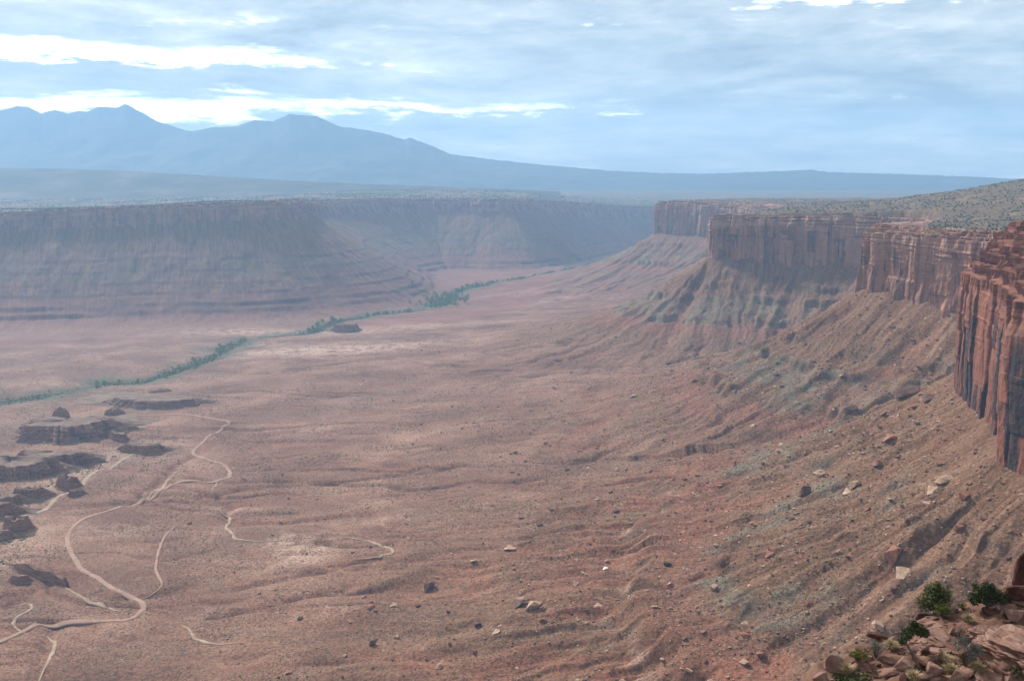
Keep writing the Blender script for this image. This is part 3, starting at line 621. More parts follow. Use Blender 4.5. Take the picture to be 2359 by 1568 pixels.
for i, (lab, pts, w) in enumerate([
    ('thin pale sandy wash zigzagging down to a dark gully', [(502, 1168), (512, 1182), (531, 1192), (526, 1206), (520, 1218), (534, 1226), (545, 1241), (585, 1246), (640, 1245)], 3.4),
    ('sandy wash curling in a hook beside the dirt road', [(30, 1398), (75, 1392), (70, 1404), (35, 1425), (28, 1438), (45, 1452), (66, 1462)], 4.0),
    ('sandy wash leaving the road and running down off the slope', [(88, 1462), (112, 1464), (128, 1482), (122, 1500), (112, 1522), (100, 1545), (90, 1568)], 4.0),
    ('broken pale wash running between the scarp and the road bend', [(150, 1352), (185, 1372), (205, 1388), (235, 1392), (262, 1404), (285, 1408), (302, 1402)], 3.4),
    ('short sandy wash beside the straight of the dirt road', [(318, 1160), (345, 1140), (372, 1125), (392, 1100), (415, 1082)], 5.0),
    ('thin pale wash feeding from the red mounds to the white flat', [(790, 1238), (850, 1245), (900, 1262), (905, 1276), (870, 1282), (815, 1288)], 3.0),
    ('forked sandy gully bottom among the low brown hummocks', [(420, 1440), (436, 1448), (446, 1466), (470, 1478), (520, 1484), (560, 1480)], 4.0),
    ('narrow pale wash crossing the flat under the road hairpin', [(490, 1130), (500, 1112), (515, 1100)], 4.5),
    ('wide yellowish sandy wash between the dark ledges and the plain', [(-60, 1262), (10, 1232), (50, 1188), (95, 1178), (140, 1140), (185, 1122), (215, 1088), (262, 1074), (300, 1048), (350, 1040), (410, 1042)], 7)]):
    strip('dry_wash', lab, 'wash', pts, w, MAT_WASH, .42, wob=.5, seed=20+i*3, taper=True)

# ------------------------------------------------------------------ rock outcrops on the floor
MAT_LEDGE_ROCK = simple_mat('dark_ledge_rock', [(.075, .038, .032), (.12, .06, .047), (.18, .095, .07)], 1/10, bscale=1/2.0, bdist=.8, stretch=(.35, .35, 3.0))
def ledge_material():
    m, T, b = new_mat('dark_ledge')
    g = T.node('ShaderNodeNewGeometry'); pos = g.outputs['Position']; sp = T.node('ShaderNodeSeparateXYZ'); T.lk(g.outputs['True Normal'], sp.inputs[0])
    n = T.noise(T.scalev(pos, .35, .35, 3.0), .12, 5, .62); n2 = T.noise(pos, .5, 4, .65); n3 = T.noise(pos, 1/22, 5, .62)
    rk = T.ramp(n, [(.32, (.15, .07, .05)), (.5, (.24, .12, .082)), (.68, (.33, .19, .13))])
    so = T.ramp(n3, [(.34, (.14, .09, .066)), (.5, (.18, .117, .084)), (.64, (.25, .165, .118))])
    c = T.mix(T.sstep(T.math('ADD', sp.outputs[2], T.math('MULTIPLY', T.math('SUBTRACT', n2, .5), .35)), .72, .88), rk, so)
    c = T.mix(.55, c, T.mix(T.sstep(n2, .25, .75), (.58, .57, .56), (1.25, 1.24, 1.22)), 'MULTIPLY')
    T.put(b.inputs['Base Color'], c); bump(T, b, n2, .8, .9); return m
MAT_LEDGE = ledge_material()
def outcrop(label, box, depth, hfrac=.8, yaw=0.0, seed=0, dome=False, rough=1.0, cat='rock ledge', name='ledge_outcrop'):
    x0, y0, x1, y1 = box; f = at_z((x0+x1)/2, y1, -418); dist = np.linalg.norm(f)
    L = (x1-x0)*dist/FPX; dep = math.asin(418/dist); H = (y1-y0)*dist/FPX/math.cos(dep)*hfrac*(1 if dome else .85)
    W = depth*L; c = f[:2]+np.array([f[0], f[1]])/np.hypot(f[0], f[1])*W*.45
    na = max(90, min(320, int(L*2.2))); th = np.linspace(0, 2*np.pi, na, endpoint=False)
    rr = 1+.16*fbm(np.cos(th)*1.3+seed, np.sin(th)*1.3, 3, seed)+.10*rough*fbm(np.cos(th)*5+seed, np.sin(th)*5, 3, seed+3)
    g = np.abs(np.sin(th*round(3+L/28)+3*pn(np.cos(th)*2, np.sin(th)*2, seed+5))); rr = rr-.04*rough*(g < .22)
    if dome: t = np.array([0, .12, .28, .45, .62, .78, .9, 1.0]); hz = np.sin(np.clip(t*1.15, 0, 1)*np.pi/2); rd = np.cos(t*np.pi/2)*.95+.05*(1-t)
    else:
        hz = np.array([-.15, .0, .10, .2, .24, .42, .46, .62, .66, .82, .86, .97, 1.0, 1.0, .99, .98]); rd = np.array([1.42, 1.24, 1.10, 1.01, .975, .95, .91, .90, .865, .855, .825, .81, .77, .60, .35, .0])
    nr = len(hz); Hm = hz[:, None]*np.ones(na); R = rd[:, None]*rr
    back = np.clip(np.sin(th+yaw), 0, 1)**.8; R = R*(1+(0 if dome else 1.1)*back*(1-np.clip(Hm, 0, 1))); R = R*(1+.05*rough*fbm(th*4*np.ones((nr, 1))+seed, Hm*2.5, 3, seed+16)*(rd[:, None] > .3))
    R = R*(1+.03*rough*pn(th*np.ones((nr, 1))*6+seed, Hm*6, seed+6)*(rd[:, None] > .3))
    a = R*np.cos(th)*L/2; b = R*np.sin(th)*W/2; cy, sy = math.cos(yaw), math.sin(yaw)
    X = c[0]+a*cy-b*sy; Y = c[1]+a*sy+b*cy
    Z0 = terrain(c[0]+L/2*np.cos(th)*.9, c[1]+W/2*np.sin(th)*.9); zb = np.percentile(Z0, 15)
    drop = 1+.22*pn(np.cos(th)*1.1+seed, np.sin(th)*1.1, seed+8)
    Z = zb-1.2+Hm*H*np.where(Hm > 0, drop*(1-.25*back), 1)+.35*fbm(X/5, Y/5, 2, seed+9)
    i = np.arange(nr-1)[:, None]*na+np.arange(na)[None]; j = np.arange(nr-1)[:, None]*na+(np.arange(na)[None]+1) % na
    Q = np.stack([i, j, j+na, i+na], -1).reshape(-1, 4)
    me = mesh_arrays(name, np.stack([X, Y, Z], -1).reshape(-1, 3), Q, mat=MAT_LEDGE, smooth=dome)
    return tag(link(name, me), label, cat, group='dark ledges and buttes on the canyon floor')
outcrop('small rounded dark knob on the crest behind the broad stepped ledge', (54, 411, 69, 421), .8, 1.0, 0, 1, True, name='small_butte', cat='rock knob')
outcrop('low cone-shaped knob behind the stepped ledge, beside the fading road', (105, 411, 125, 418), .7, 1.0, 0, 2, True, name='small_butte', cat='rock knob')
outcrop('broad stepped dark ledge, largest of those on the floor', (23, 421, 112, 446), .75, .75, -.15, 3, rough=1.5)
outcrop('thin dark rim tapering off the end of the broad stepped ledge', (104, 431, 134, 446), .35, .6, -.75, 4)
outcrop('dark notched scarp above the yellow sandy wash', (122, 447, 164, 459), .5, .8, -.12, 5)
outcrop('long dark mesa end with a jagged top under the broad stepped ledge', (20, 454, 88, 472), .5, .85, -.12, 6, rough=1.4)
outcrop('dark mesa nose with a pale top jutting towards the sandy wash', (-34, 461, 57, 484), .6, .85, -.2, 7, rough=1.3)
outcrop('small ship-shaped dark butte standing in the sandy wash', (58, 479, 79, 494), .6, .95, -.25, 8)
outcrop('tiny dark block beside the ship-shaped butte', (70, 495, 84, 503), .6, .9, .2, 9)
outcrop('saddle-topped dark ledge on the edge of the sandy wash', (17, 493, 46, 506), .45, .95, .25, 10, rough=1.6)
outcrop('dark ledge cut by the picture edge above a green thicket', (-16, 502, 20, 513), .6, .95, .15, 11)
outcrop('dark ledge over the green gully, just below the one by the thicket', (-22, 512, 15, 527), .6, .95, .1, 12)
outcrop('oval dark butte ringed by a green gully', (6, 524, 30, 541), .75, .95, -.3, 13)
outcrop('lowest dark ledge beside the green gully', (-22, 537, 12, 549), .6, .95, -.1, 14)
outcrop('long low dark swell between the creek and the end of the road', (110, 396, 202, 411), .5, .6, -.08, 15, rough=.8, name='rock_swell')
outcrop('small dark cap behind the long low swell', (148, 390, 172, 395), .6, .9, 0, 16, True, name='small_butte', cat='rock knob')
outcrop('flat-topped dark butte standing beside the bright green creek trees', (332, 321, 360, 333), .6, .9, -.05, 17, name='rock_butte', cat='butte')
outcrop('straight dark scarp running beside the gully towards the road bend', (8, 553, 84, 590), .10, .35, -.62, 18, rough=1.5)
outcrop('crescent of dark rock in the gully below the straight scarp', (12, 583, 32, 595), .5, .8, -.3, 19)

# ------------------------------------------------------------------ stones
def hull_mesh(name, seed, n=14, flat=1.0, bev=.07, sub=0, jag=.0, mats=()):
    R = random.Random(seed); bm = bmesh.new()
    for _ in range(n):
        p = Vector((R.uniform(-1, 1), R.uniform(-1, 1), R.uniform(-1, 1)))
        m = max(abs(p.x), abs(p.y), abs(p.z)); p = p/m*R.uniform(.8, 1.0) if R.random() < .75 else p
        bm.verts.new((p.x*.5, p.y*.5, p.z*.5*flat))
    r = bmesh.ops.convex_hull(bm, input=bm.verts); bmesh.ops.delete(bm, geom=[g for g in r['geom_interior'] if isinstance(g, bmesh.types.BMVert)], context='VERTS')
    bmesh.ops.dissolve_limit(bm, angle_limit=.25, verts=bm.verts, edges=bm.edges)
    if bev: bmesh.ops.bevel(bm, geom=list(bm.edges), offset=bev*.6, segments=1, affect='EDGES', clamp_overlap=True)
    bmesh.ops.triangulate(bm, faces=bm.faces)
    for _ in range(sub):
        bmesh.ops.subdivide_edges(bm, edges=bm.edges, cuts=1, use_grid_fill=True)
        bmesh.ops.triangulate(bm, faces=[f for f in bm.faces if len(f.verts) > 3])
    if jag:
        for v in bm.verts:
            q = v.co*3.1+Vector((seed, 0, 0)); k = float(fbm(np.array([q.x+q.z*1.7]), np.array([q.y-q.z*1.3]), 3, seed)[0])
            st = math.sin(v.co.z*26+seed)*.35
            v.co *= 1+jag*(k+st*.5)
    bmesh.ops.recalc_face_normals(bm, faces=bm.faces)
    me = bpy.data.meshes.new(name); bm.to_mesh(me); bm.free()
    for m in mats: me.materials.append(m)
    return me
MAT_STONE_RED = simple_mat('red_stone', [(.17, .07, .048), (.26, .115, .075), (.34, .165, .11)], 1.2, bscale=5, bdist=.1, space='O')
MAT_STONE_TAN = simple_mat('tan_stone', [(.27, .165, .115), (.37, .24, .17), (.46, .32, .24)], 1.2, bscale=5, bdist=.1, space='O')
MAT_STONE_DARK = simple_mat('varnished_stone', [(.06, .035, .032), (.10, .055, .046), (.16, .08, .06)], 1.2, bscale=5, bdist=.1, space='O')
MAT_STONE_WHITE = simple_mat('white_stone', [(.58, .52, .47), (.68, .63, .58), (.75, .71, .66)], 1.2, bscale=5, bdist=.1, space='O')
SMATS = {'red': MAT_STONE_RED, 'tan': MAT_STONE_TAN, 'dark': MAT_STONE_DARK, 'white': MAT_STONE_WHITE}
HULLS = {(c, k): hull_mesh('boulder', 900+k*7, n=(10, 14, 12, 16)[k], bev=.09, jag=.05, sub=1 if k != 3 else 0, mats=[SMATS[c]]) for c in SMATS for k in range(4)}
rnd = random.Random(5)
NAMED = [  # label, pixel box at 1024, colour, flatness, yaw
 ('tall dark boulder standing alone with a heavy shadow on the brown floor', (424, 579, 435, 590), 'dark', 1.0, .3),
 ('rounded tan boulder, the rougher one of the big pair on the lower slope', (513, 595, 527, 606), 'tan', .8, .4),
 ('smooth tan wedge boulder against its rougher twin on the lower slope', (527, 598, 542, 610), 'tan', .75, -.5),
 ('chalk-white boulder on the stony lower slope', (602, 563, 608, 569), 'white', .7, .5),
 ('long tilted slab with a dark red underside by the red mounds', (501, 543, 516, 550), 'tan', .35, .25),
 ('little dark boulder in the red gully near the bottom edge', (369, 639, 376, 645), 'dark', 1.0, 0),
 ('flat tan slab lying out on the brown floor west of the tall dark boulder', (388, 602, 397, 606), 'tan', .4, .2),
 ('narrow pale slab on the slope just below the red badland crest', (593, 602, 602, 606.5), 'tan', .35, .3),
 ('thin pale slab lying along the lip of the red gully', (490, 629, 500, 633), 'tan', .3, .1),
 ('blocky dark red boulder with a grey face beside the white ledge', (887, 545, 904, 561), 'red', .95, .5),
 ('long tan slab leaning downslope under the blocky dark red boulder', (894, 564, 911, 577), 'tan', .5, .65),
 ('angular red block on the grey-green bench', (763, 548, 774, 556), 'red', .7, .2),
 ('big rounded red boulder on the slope under the nearest cliff', (883, 429, 897, 441), 'red', .85, .3),
 ('upper tan boulder of the stacked pair in the middle of the slope', (850, 478, 861, 487), 'tan', .8, .2),
 ('lower tan boulder of the stacked pair, half sunk in the slope', (842, 486, 855, 493), 'tan', .55, .3),
 ('flat-topped brown slab resting above two smaller stones below the cliff foot', (938, 475, 955, 482), 'tan', .4, .25),
 ('wedge of brown rock just downslope of the flat-topped slab', (926, 483, 938, 493), 'tan', .8, .5),
 ('upright dark stack of joint blocks at the head of the grey-green bench', (800, 481, 811, 495), 'dark', 1.2, .1),
 ('pale round boulder alone at the foot of the long slope', (629, 391.5, 637, 397), 'tan', .7, .2),
 ('dark boulder alone on the flat below the middle cliff', (666, 360, 672, 364.5), 'dark', .8, .1),
 ('dark jointed block sticking out of the grey band on the slope', (842, 404, 858, 413), 'dark', .6, .15),
 ('row-like dark ledge block under the second cliff', (897, 387, 921, 396), 'dark', .4, -.2),
 ('low dark ledge block beside the row-like one', (921, 394, 938, 400), 'dark', .4, .1),
 ('red block half way up the slope, left of the flat-topped slab', (874, 457, 884, 465), 'red', .8, .4),
 ('tan slab lying beside the dark stack of joint blocks', (815, 468, 828, 474), 'tan', .4, .5),
]
BC = [((b[0]+b[2])/2, b[3]) for _, b, *_ in NAMED]
BP = hits(BC)
TAKEN = []
for (lab, b, colr, fl, yaw), p in zip(NAMED, BP):
    w = (b[2]-b[0])*np.linalg.norm(p)/FPX
    o = link('boulder', HULLS[(colr, rnd.randrange(3))]); o.location = (p[0], p[1]+w*.25, p[2]+w*fl*.28)
    o.scale = (w*1.08, w*.85, w*fl*1.0); o.rotation_euler = (rnd.uniform(-.15, .15), rnd.uniform(-.25, .25), yaw)
    tag(o, lab, 'boulder', 'boulders that stand out on the slopes'); TAKEN.append((p[0], p[1], w))

def scatter(n, seed, azr, rr, cond, power=1.0):
    """random places on the ground, thinning with distance"""
    g = np.random.default_rng(seed); a = np.radians(g.uniform(azr[0], azr[1], n)); r = np.exp(g.uniform(math.log(rr[0]), math.log(rr[1]), n))
    x = (r*np.sin(a)).astype(F32); y = (r*np.cos(a)).astype(F32); o = np.argsort((np.floor(a*40))*1e6+r)
    x, y = x[o], y[o]; z, M = terrain(x, y, True); M['r'] = np.hypot(x, y); k = cond(x, y, z, M, g)
    return np.stack([x, y, z], 1)[k], {q: v[k] for q, v in M.items()}
P, M = scatter(5200, 31, (-14, 29), (520, 2300), lambda x, y, z, M, g: (M['dr'] > 25) & (M['dr'] < 760) & (g.random(len(x)) < np.exp(-np.maximum(M['dr']-160, 0)/220)))
g_ = np.random.default_rng(77)
siz = np.minimum(1.3*(g_.pareto(2.1, len(P))+1), 7.5); app = siz/M['r']; top_ = np.argsort(-app)[:270]
for k in top_:
    p = P[k]; w = siz[k]; flr = M['dr'][k] > 430
    c = rnd.choices(['red', 'tan', 'dark'], [3, 4, 2.2])[0]
    near_ = M['r'][k] < 1050
    where = ('floor' if flr else ('near' if near_ else 'far'))
    lab = {'floor': '%s loose boulder out on the flat floor past the slope foot', 'near': '%s loose boulder on the steep slope under the nearest cliff', 'far': '%s loose boulder on the hazier slope under the farther cliffs'}[where] % {'red': 'red', 'tan': 'pale tan', 'dark': 'dark varnished'}[c]
    o = link('boulder', HULLS[(c, rnd.randrange(4))]); o.location = (p[0], p[1], p[2]+w*.12)
    o.scale = (w*rnd.uniform(.8, 1.25), w*rnd.uniform(.7, 1.0), w*rnd.uniform(.4, .8)); o.rotation_euler = (rnd.uniform(-.4, .4), rnd.uniform(-.4, .4), rnd.uniform(0, 6.28))
    tag(o, lab, 'boulder', '%s boulders, %s' % (c, {'floor': 'out on the floor', 'near': 'under the nearest cliff', 'far': 'under the farther cliffs'}[where]))

def merged(name, base, P, S, rot, mat, smooth=False, tint=None):
    """many small pieces as one mesh: base = (verts, tris)"""
    V, Tt = base; n = len(P); c, s = np.cos(rot)[:, None], np.sin(rot)[:, None]
    x = V[None, :, 0]*S[:, 0:1]; y = V[None, :, 1]*S[:, 1:2]; z = V[None, :, 2]*S[:, 2:3]
    W = np.stack([P[:, 0:1]+x*c-y*s, P[:, 1:2]+x*s+y*c, P[:, 2:3]+z], -1).reshape(-1, 3)
    TT = (Tt[None]+(np.arange(n)*len(V))[:, None, None]).reshape(-1, 3)
    at = None
    if tint is not None: at = {'tint': ('FLOAT', np.repeat(tint, len(V)))}
    return W, TT, at
def base_of(me):
    me.calc_loop_triangles(); V = np.array([v.co[:] for v in me.vertices], F32); T_ = np.array([t.vertices[:] for t in me.loop_triangles], np.int32); return V, T_
def stuff(name, label, cat, bases, P, S, rot, mat, tint=None):
    g = np.random.default_rng(3); w = g.integers(0, len(bases), len(P)); VV = []; TT = []; AA = []; o = 0
    for i, b in enumerate(bases):
        k = w == i
        V, T_, at = merged(name, b, P[k], S[k], rot[k], mat, tint=None if tint is None else tint[k]); VV.append(V); TT.append(T_+o); o += len(V)
        if at: AA.append(at['tint'][1])
    me = mesh_arrays(name, np.vstack(VV), None, np.vstack(TT), mat=mat, smooth=False, attrs={'tint': ('FLOAT', np.concatenate(AA))} if AA else None)
    return tag(link(name, me), label, cat, kind='stuff')
def tint_mat(name, stops):
    m, T, b = new_mat(name); t = T.attr('tint').outputs['Fac']; c = T.ramp(t, stops)
    pos = T.node('ShaderNodeNewGeometry').outputs['Position']; n = T.noise(pos, 1.1, 4, .6)
    c = T.mix(.5, c, T.mix(T.sstep(n, .3, .7), (.6, .6, .6), (1.2, 1.2, 1.2)), 'MULTIPLY'); T.put(b.inputs['Base Color'], c); return m
MAT_RUBBLE = tint_mat('rubble_stone', [(0, (.09, .045, .035)), (.2, (.17, .08, .052)), (.5, (.25, .15, .10)), (.9, (.36, .24, .17)), (1, (.5, .38, .3))])
rub = [base_of(hull_mesh('pebble', 50+i, n=9, bev=0)) for i in range(5)]
rest = np.setdiff1d(np.arange(len(P)), top_)
P2, M2 = scatter(130000, 32, (-20, 29), (480, 2500), lambda x, y, z, M, g: (M['dr'] > 6) & (M['dr'] < 900) & (g.random(len(x)) < np.exp(-np.maximum(M['dr']-120, 0)/210)*.9+.03))
s2 = np.minimum(.52*(g_.pareto(2.3, len(P2))+1), 3.0)*np.clip(M2['r']/800, .8, 1.5)
PR = np.vstack([P[rest], P2]); sR = np.concatenate([siz[rest], s2])
SR = np.stack([sR*g_.uniform(.8, 1.5, len(sR)), sR*g_.uniform(.7, 1.1, len(sR)), sR*g_.uniform(.45, .9, len(sR))], 1)
PR = PR.copy(); PR[:, 2] += .1*sR
stuff('rubble', 'broken stones strewn down the slopes under the cliffs', 'rubble', rub, PR, SR, g_.uniform(0, 6.28, len(PR)), MAT_RUBBLE, g_.random(len(PR)))

# ------------------------------------------------------------------ desert scrub and trees
def foliage_mat(name, cols):
    m, T, b = new_mat(name); pos = T.node('ShaderNodeTexCoord').outputs['Object']
    n = T.noise(pos, 1.6, 3, .6); r = T.node('ShaderNodeObjectInfo').outputs['Random']
    c = T.ramp(n, [(.3, cols[0]), (.5, cols[1]), (.7, cols[2])])
    c = T.mix(.7, c, T.mix(r, (.7, .72, .7), (1.25, 1.2, 1.1)), 'MULTIPLY'); T.put(b.inputs['Base Color'], c)
    b.inputs['Roughness'].default_value = .8; return m
MAT_SCRUB = foliage_mat('scrub_leaf', [(.05, .052, .034), (.085, .082, .055), (.13, .12, .085)])
MAT_JUNI = foliage_mat('juniper_leaf', [(.022, .038, .014), (.045, .07, .024), (.085, .115, .04)])
MAT_COTTON = foliage_mat('cottonwood_leaf', [(.12, .17, .04), (.20, .265, .06), (.28, .35, .085)])
MAT_BARK = simple_mat('bark', [(.06, .045, .035), (.12, .09, .07), (.2, .16, .125)], 4, bscale=20, bdist=.02, space='O', stretch=(3, 3, .5))
def leaf_cloud(seed, lobes, n, size, flat=.35):
    """many small tilted quads through the volume of a few lobes (centre, radii)"""
    g = np.random.default_rng(seed); w = np.array([l[1][0]*l[1][1]*l[1][2] for l in lobes])**.7; w /= w.sum()
    li = g.choice(len(lobes), n, p=w); d = g.normal(size=(n, 3)); d /= np.linalg.norm(d, axis=1)[:, None]
    r = g.random(n)**.42; C = np.array([l[0] for l in lobes])[li]; RR = np.array([l[1] for l in lobes])[li]
    clump = 1+.22*np.sin(d[:, 0]*7+li)*np.sin(d[:, 1]*6+li*2)*np.cos(d[:, 2]*5)
    P = C+d*RR*(r*clump)[:, None]
    a = g.normal(size=(n, 3)); a /= np.linalg.norm(a, axis=1)[:, None]; b = np.cross(a, g.normal(size=(n, 3))); b /= np.linalg.norm(b, axis=1)[:, None]
    s = size*g.uniform(.6, 1.4, n)[:, None]; a = a*s; b = b*s*flat
    V = np.stack([P-a-b*.4, P-a*.1+b, P+a, P+a*.1-b], 1).reshape(-1, 3); Q = np.arange(4*n).reshape(n, 4); return V, Q
def tube_arrays(pts, rads, k=7):
    V = []; pts = [Vector(p) for p in pts]; u = None
    for i, p in enumerate(pts):
        t = (pts[min(i+1, len(pts)-1)]-pts[max(i-1, 0)]).normalized()
        if u is None: u = t.orthogonal().normalized()
        u = (u-t*u.dot(t)).normalized(); w = t.cross(u)
        for j in range(k):
            a = 2*math.pi*j/k; V.append(p+(u*math.cos(a)+w*math.sin(a))*rads[i])
    n = len(pts); Q = [(i*k+j, i*k+(j+1) % k, (i+1)*k+(j+1) % k, (i+1)*k+j) for i in range(n-1) for j in range(k)]
    return np.array([v[:] for v in V]), np.array(Q)
def join_arrays(parts):
    V = []; Q = []; o = 0
    for v, q in parts: V.append(v); Q.append(q+o); o += len(v)
    return np.vstack(V), np.vstack(Q)
def small_tree_mesh(name, seed, mat, n, lobes, size, trunk=.3):
    V, Q = leaf_cloud(seed, lobes, n, size); Vt, Qt = tube_arrays([(0, 0, -.12), (.02, .01, trunk*.6), (.0, .03, trunk*1.6)], [.05, .045, .02], 5)
    nv = len(V); VV, QQ = join_arrays([(V, Q), (Vt, Qt)])
    me = mesh_arrays(name, VV, QQ, mats=[mat, MAT_BARK], smooth=False); mi = np.zeros(len(QQ), np.int32); mi[len(Q):] = 1; me.polygons.foreach_set('material_index', mi); return me
SHRUB = [small_tree_mesh('shrub', 60+i, MAT_SCRUB, 110, [((0, 0, .32), (.5, .48, .36)), ((.2, -.1, .4), (.3, .3, .28))], .13, .2) for i in range(3)]
JUNI = [small_tree_mesh('juniper', 70+i, MAT_JUNI, 130, [((0, 0, .45), (.46, .44, .45)), ((.2-.1*i, .1, .6), (.3, .3, .32)), ((-.25, -.1*i, .35), (.28, .3, .25))], .13, .25) for i in range(3)]
COTT = [small_tree_mesh('cottonwood', 80+i, MAT_COTTON, 190, [((0, 0, .6), (.36, .36, .4)), ((.24, .1, .5), (.26, .26, .28)), ((-.22, -.1, .52), (.27, .25, .3)), ((.02, .0, .85), (.2, .2, .2))], .10, .3) for i in range(3)]
def put(kind, meshes, p, w, h, lab, cat, group):
    o = link(kind, rnd.choice(meshes)); o.location = (float(p[0]), float(p[1]), float(p[2])); o.scale = (w, w, h); o.rotation_euler = (0, 0, rnd.uniform(0, 6.28)); tag(o, lab, cat, group); return o
# scrub on the near slopes
Ps, Ms = scatter(2600, 41, (4, 29), (480, 1150), lambda x, y, z, M, g: (M['dr'] > 15) & (M['dr'] < 520) & (g.random(len(x)) < .25+.75*np.exp(-((z+292)/26)**2)))
ws = g_.uniform(.9, 2.6, len(Ps)); tp = np.argsort(-ws/Ms['r'])[:290]
for k in tp:
    bench = -325 < Ps[k][2] < -255
    put('shrub', SHRUB, Ps[k], ws[k], ws[k]*.8, 'dark low shrub dotted over the grey-green bench of the near slope' if bench else 'dark low shrub on the reddish stony part of the near slope', 'shrub', 'shrubs on the grey-green bench' if bench else 'shrubs on the stony near slope')
# junipers on the mesa top
Pj, Mj = scatter(18000, 42, (6, 29.5), (900, 4300), lambda x, y, z, M, g: (M['dr'] < -34) & (g.random(len(x)) < .5+.5*ss(-.2, .3, fbm(x/120, y/120, 3, 301))))
wj = g_.uniform(1.8, 4.4, len(Pj)); tj = np.argsort(-wj/Mj['r'])[:290]
for k in tj:
    hill_ = Pj[k][2] > -62
    put('juniper_tree', JUNI, Pj[k], wj[k], wj[k]*.85, 'dark green juniper on the rising hillside above the mesa' if hill_ else 'dark green juniper on the flat mesa top behind the cliff edge', 'juniper', 'junipers on the hillside' if hill_ else 'junipers on the flat mesa top')
blob = [base_of(hull_mesh('tuft', 150+i, n=12, bev=0)) for i in range(4)]
MAT_BRUSH = tint_mat('brush_clump', [(0, (.04, .042, .024)), (.5, (.075, .072, .044)), (1, (.13, .11, .07))])
kj = np.setdiff1d(np.arange(len(Pj)), tj); PP = Pj[kj].copy(); wv = wj[kj]
Pl, Ml = scatter(60000, 43, (-29, 24), (3300, 7800), lambda x, y, z, M, g: (M['dl'] < -36) & (M['dr'] > -30) & (g.random(len(x)) < .2+.8*ss(-.15, .25, fbm(x/260, y/260, 3, 302))))
PP = np.vstack([PP, Pl]); wv = np.concatenate([wv, g_.uniform(3, 7, len(Pl))]); PP[:, 2] += wv*.28
stuff('mesa_brush', 'dark scrub woodland thinly covering the far mesa tops', 'scrub', blob, PP, np.stack([wv, wv, wv*.75], 1), g_.uniform(0, 6.28, len(PP)), MAT_BRUSH, g_.random(len(PP)))
# low blackbrush across the floor
Pf, Mf = scatter(150000, 44, (-29, 26), (640, 2700), lambda x, y, z, M, g: (np.minimum(M['dr'], M['dl']) > 40) & (g.random(len(x)) < .12+.88*ss(-.2, .35, fbm(x/95, y/95, 4, 303))))
wf = g_.uniform(.5, 1.2, len(Pf))*np.clip(Mf['r']/1000, .85, 1.6); Pf = Pf.copy(); Pf[:, 2] += wf*.2
stuff('desert_scrub', 'fine dark speckle of desert scrub across the floor', 'scrub', blob, Pf, np.stack([wf, wf, wf*.6], 1), g_.uniform(0, 6.28, len(Pf)), MAT_BRUSH, g_.random(len(Pf)))
# creek thicket and cottonwoods
CR = catmull(CREEK, 4.0); ct = np.gradient(CR, axis=0); ct /= np.linalg.norm(ct, axis=1)[:, None]; cn = np.stack([-ct[:, 1], ct[:, 0]], 1)
gi = np.random.default_rng(9)
def along(pxa, pxb, n, spread):
    a = np.argmin(np.hypot(*(CR-at_z(pxa[0]*K, pxa[1]*K, -421)[:2]).T)); b = np.argmin(np.hypot(*(CR-at_z(pxb[0]*K, pxb[1]*K, -421)[:2]).T))
    k = gi.integers(min(a, b), max(a, b)+1, n); o = gi.normal(0, spread, n); q = CR[k]+cn[k]*o[:, None]
    return np.column_stack([q, terrain(q[:, 0], q[:, 1])])
n_all = len(CR); kk = gi.integers(0, n_all, 16000); kk = kk[gi.random(16000) < ss(-.25, .25, fbm(kk/46., kk*0., 2, 311))*.8+.12][:9000]; n_t = len(kk); wv_ = gi.normal(0, 15, n_t)*(.45+1.3*np.abs(pn(kk/40., kk*0., 310))); q = CR[kk]+cn[kk]*wv_[:, None]
zq = terrain(q[:, 0], q[:, 1]); hq = gi.uniform(1.0, 2.6, n_t)*(1+.7*(np.abs(kk/n_all-.62) < .12))
MAT_THICKET = tint_mat('creek_thicket', [(0, (.05, .06, .028)), (.6, (.09, .105, .045)), (1, (.15, .16, .075))])
stuff('creek_thicket', 'band of green thicket following the creek', 'thicket', blob, np.column_stack([q, zq+hq*.2]), np.stack([hq*1.5, hq*1.5, hq], 1), gi.uniform(0, 6.28, n_t), MAT_THICKET, gi.random(n_t))
gp = catmull(np.vstack([NEARWASH[:6], NEARWASH[6:7]]), 3.0); gk = gi.integers(0, len(gp), 1500); gk = gk[gi.random(1500) < ss(-.1, .3, fbm(gk/14., gk*0., 2, 312))]
gq = gp[gk]+gi.normal(0, 9, (len(gk), 2)); gz = terrain(gq[:, 0], gq[:, 1]); gh = gi.uniform(.8, 2.6, len(gk))
stuff('gully_thicket', 'green brush lining the gully between the dark ledges', 'thicket', blob, np.column_stack([gq, gz+gh*.2]), np.stack([gh*1.4, gh*1.4, gh], 1), gi.uniform(0, 6.28, len(gk)), MAT_THICKET, gi.random(len(gk)))
for lab, grp, a, b, n, sp in [('bright green cottonwood in the big grove at the creek bend', 'cottonwoods in the big grove', (985, 712), (1055, 688), 115, 42), ('bright green cottonwood in the line upstream of the big grove', 'cottonwoods upstream of the grove', (1050, 680), (1135, 664), 45, 14), ('green cottonwood in the thin far line where the creek leaves sight', 'cottonwoods on the far creek', (1140, 663), (1390, 606), 40, 9),
                              ('green cottonwood around the flat-topped butte by the creek', 'cottonwoods by the butte', (722, 765), (775, 742), 28, 16), ('single green cottonwood on the creek between butte and grove', 'cottonwoods between butte and grove', (845, 731), (960, 720), 26, 9), ('darker cottonwood in the broad thicket along the nearer creek', 'cottonwoods on the nearer creek', (200, 892), (560, 785), 26, 13)]:
    for p in along(a, b, n, sp):
        w = gi.uniform(10, 16); put('cottonwood_tree', COTT, p, w, w*.9, lab, 'cottonwood', grp)
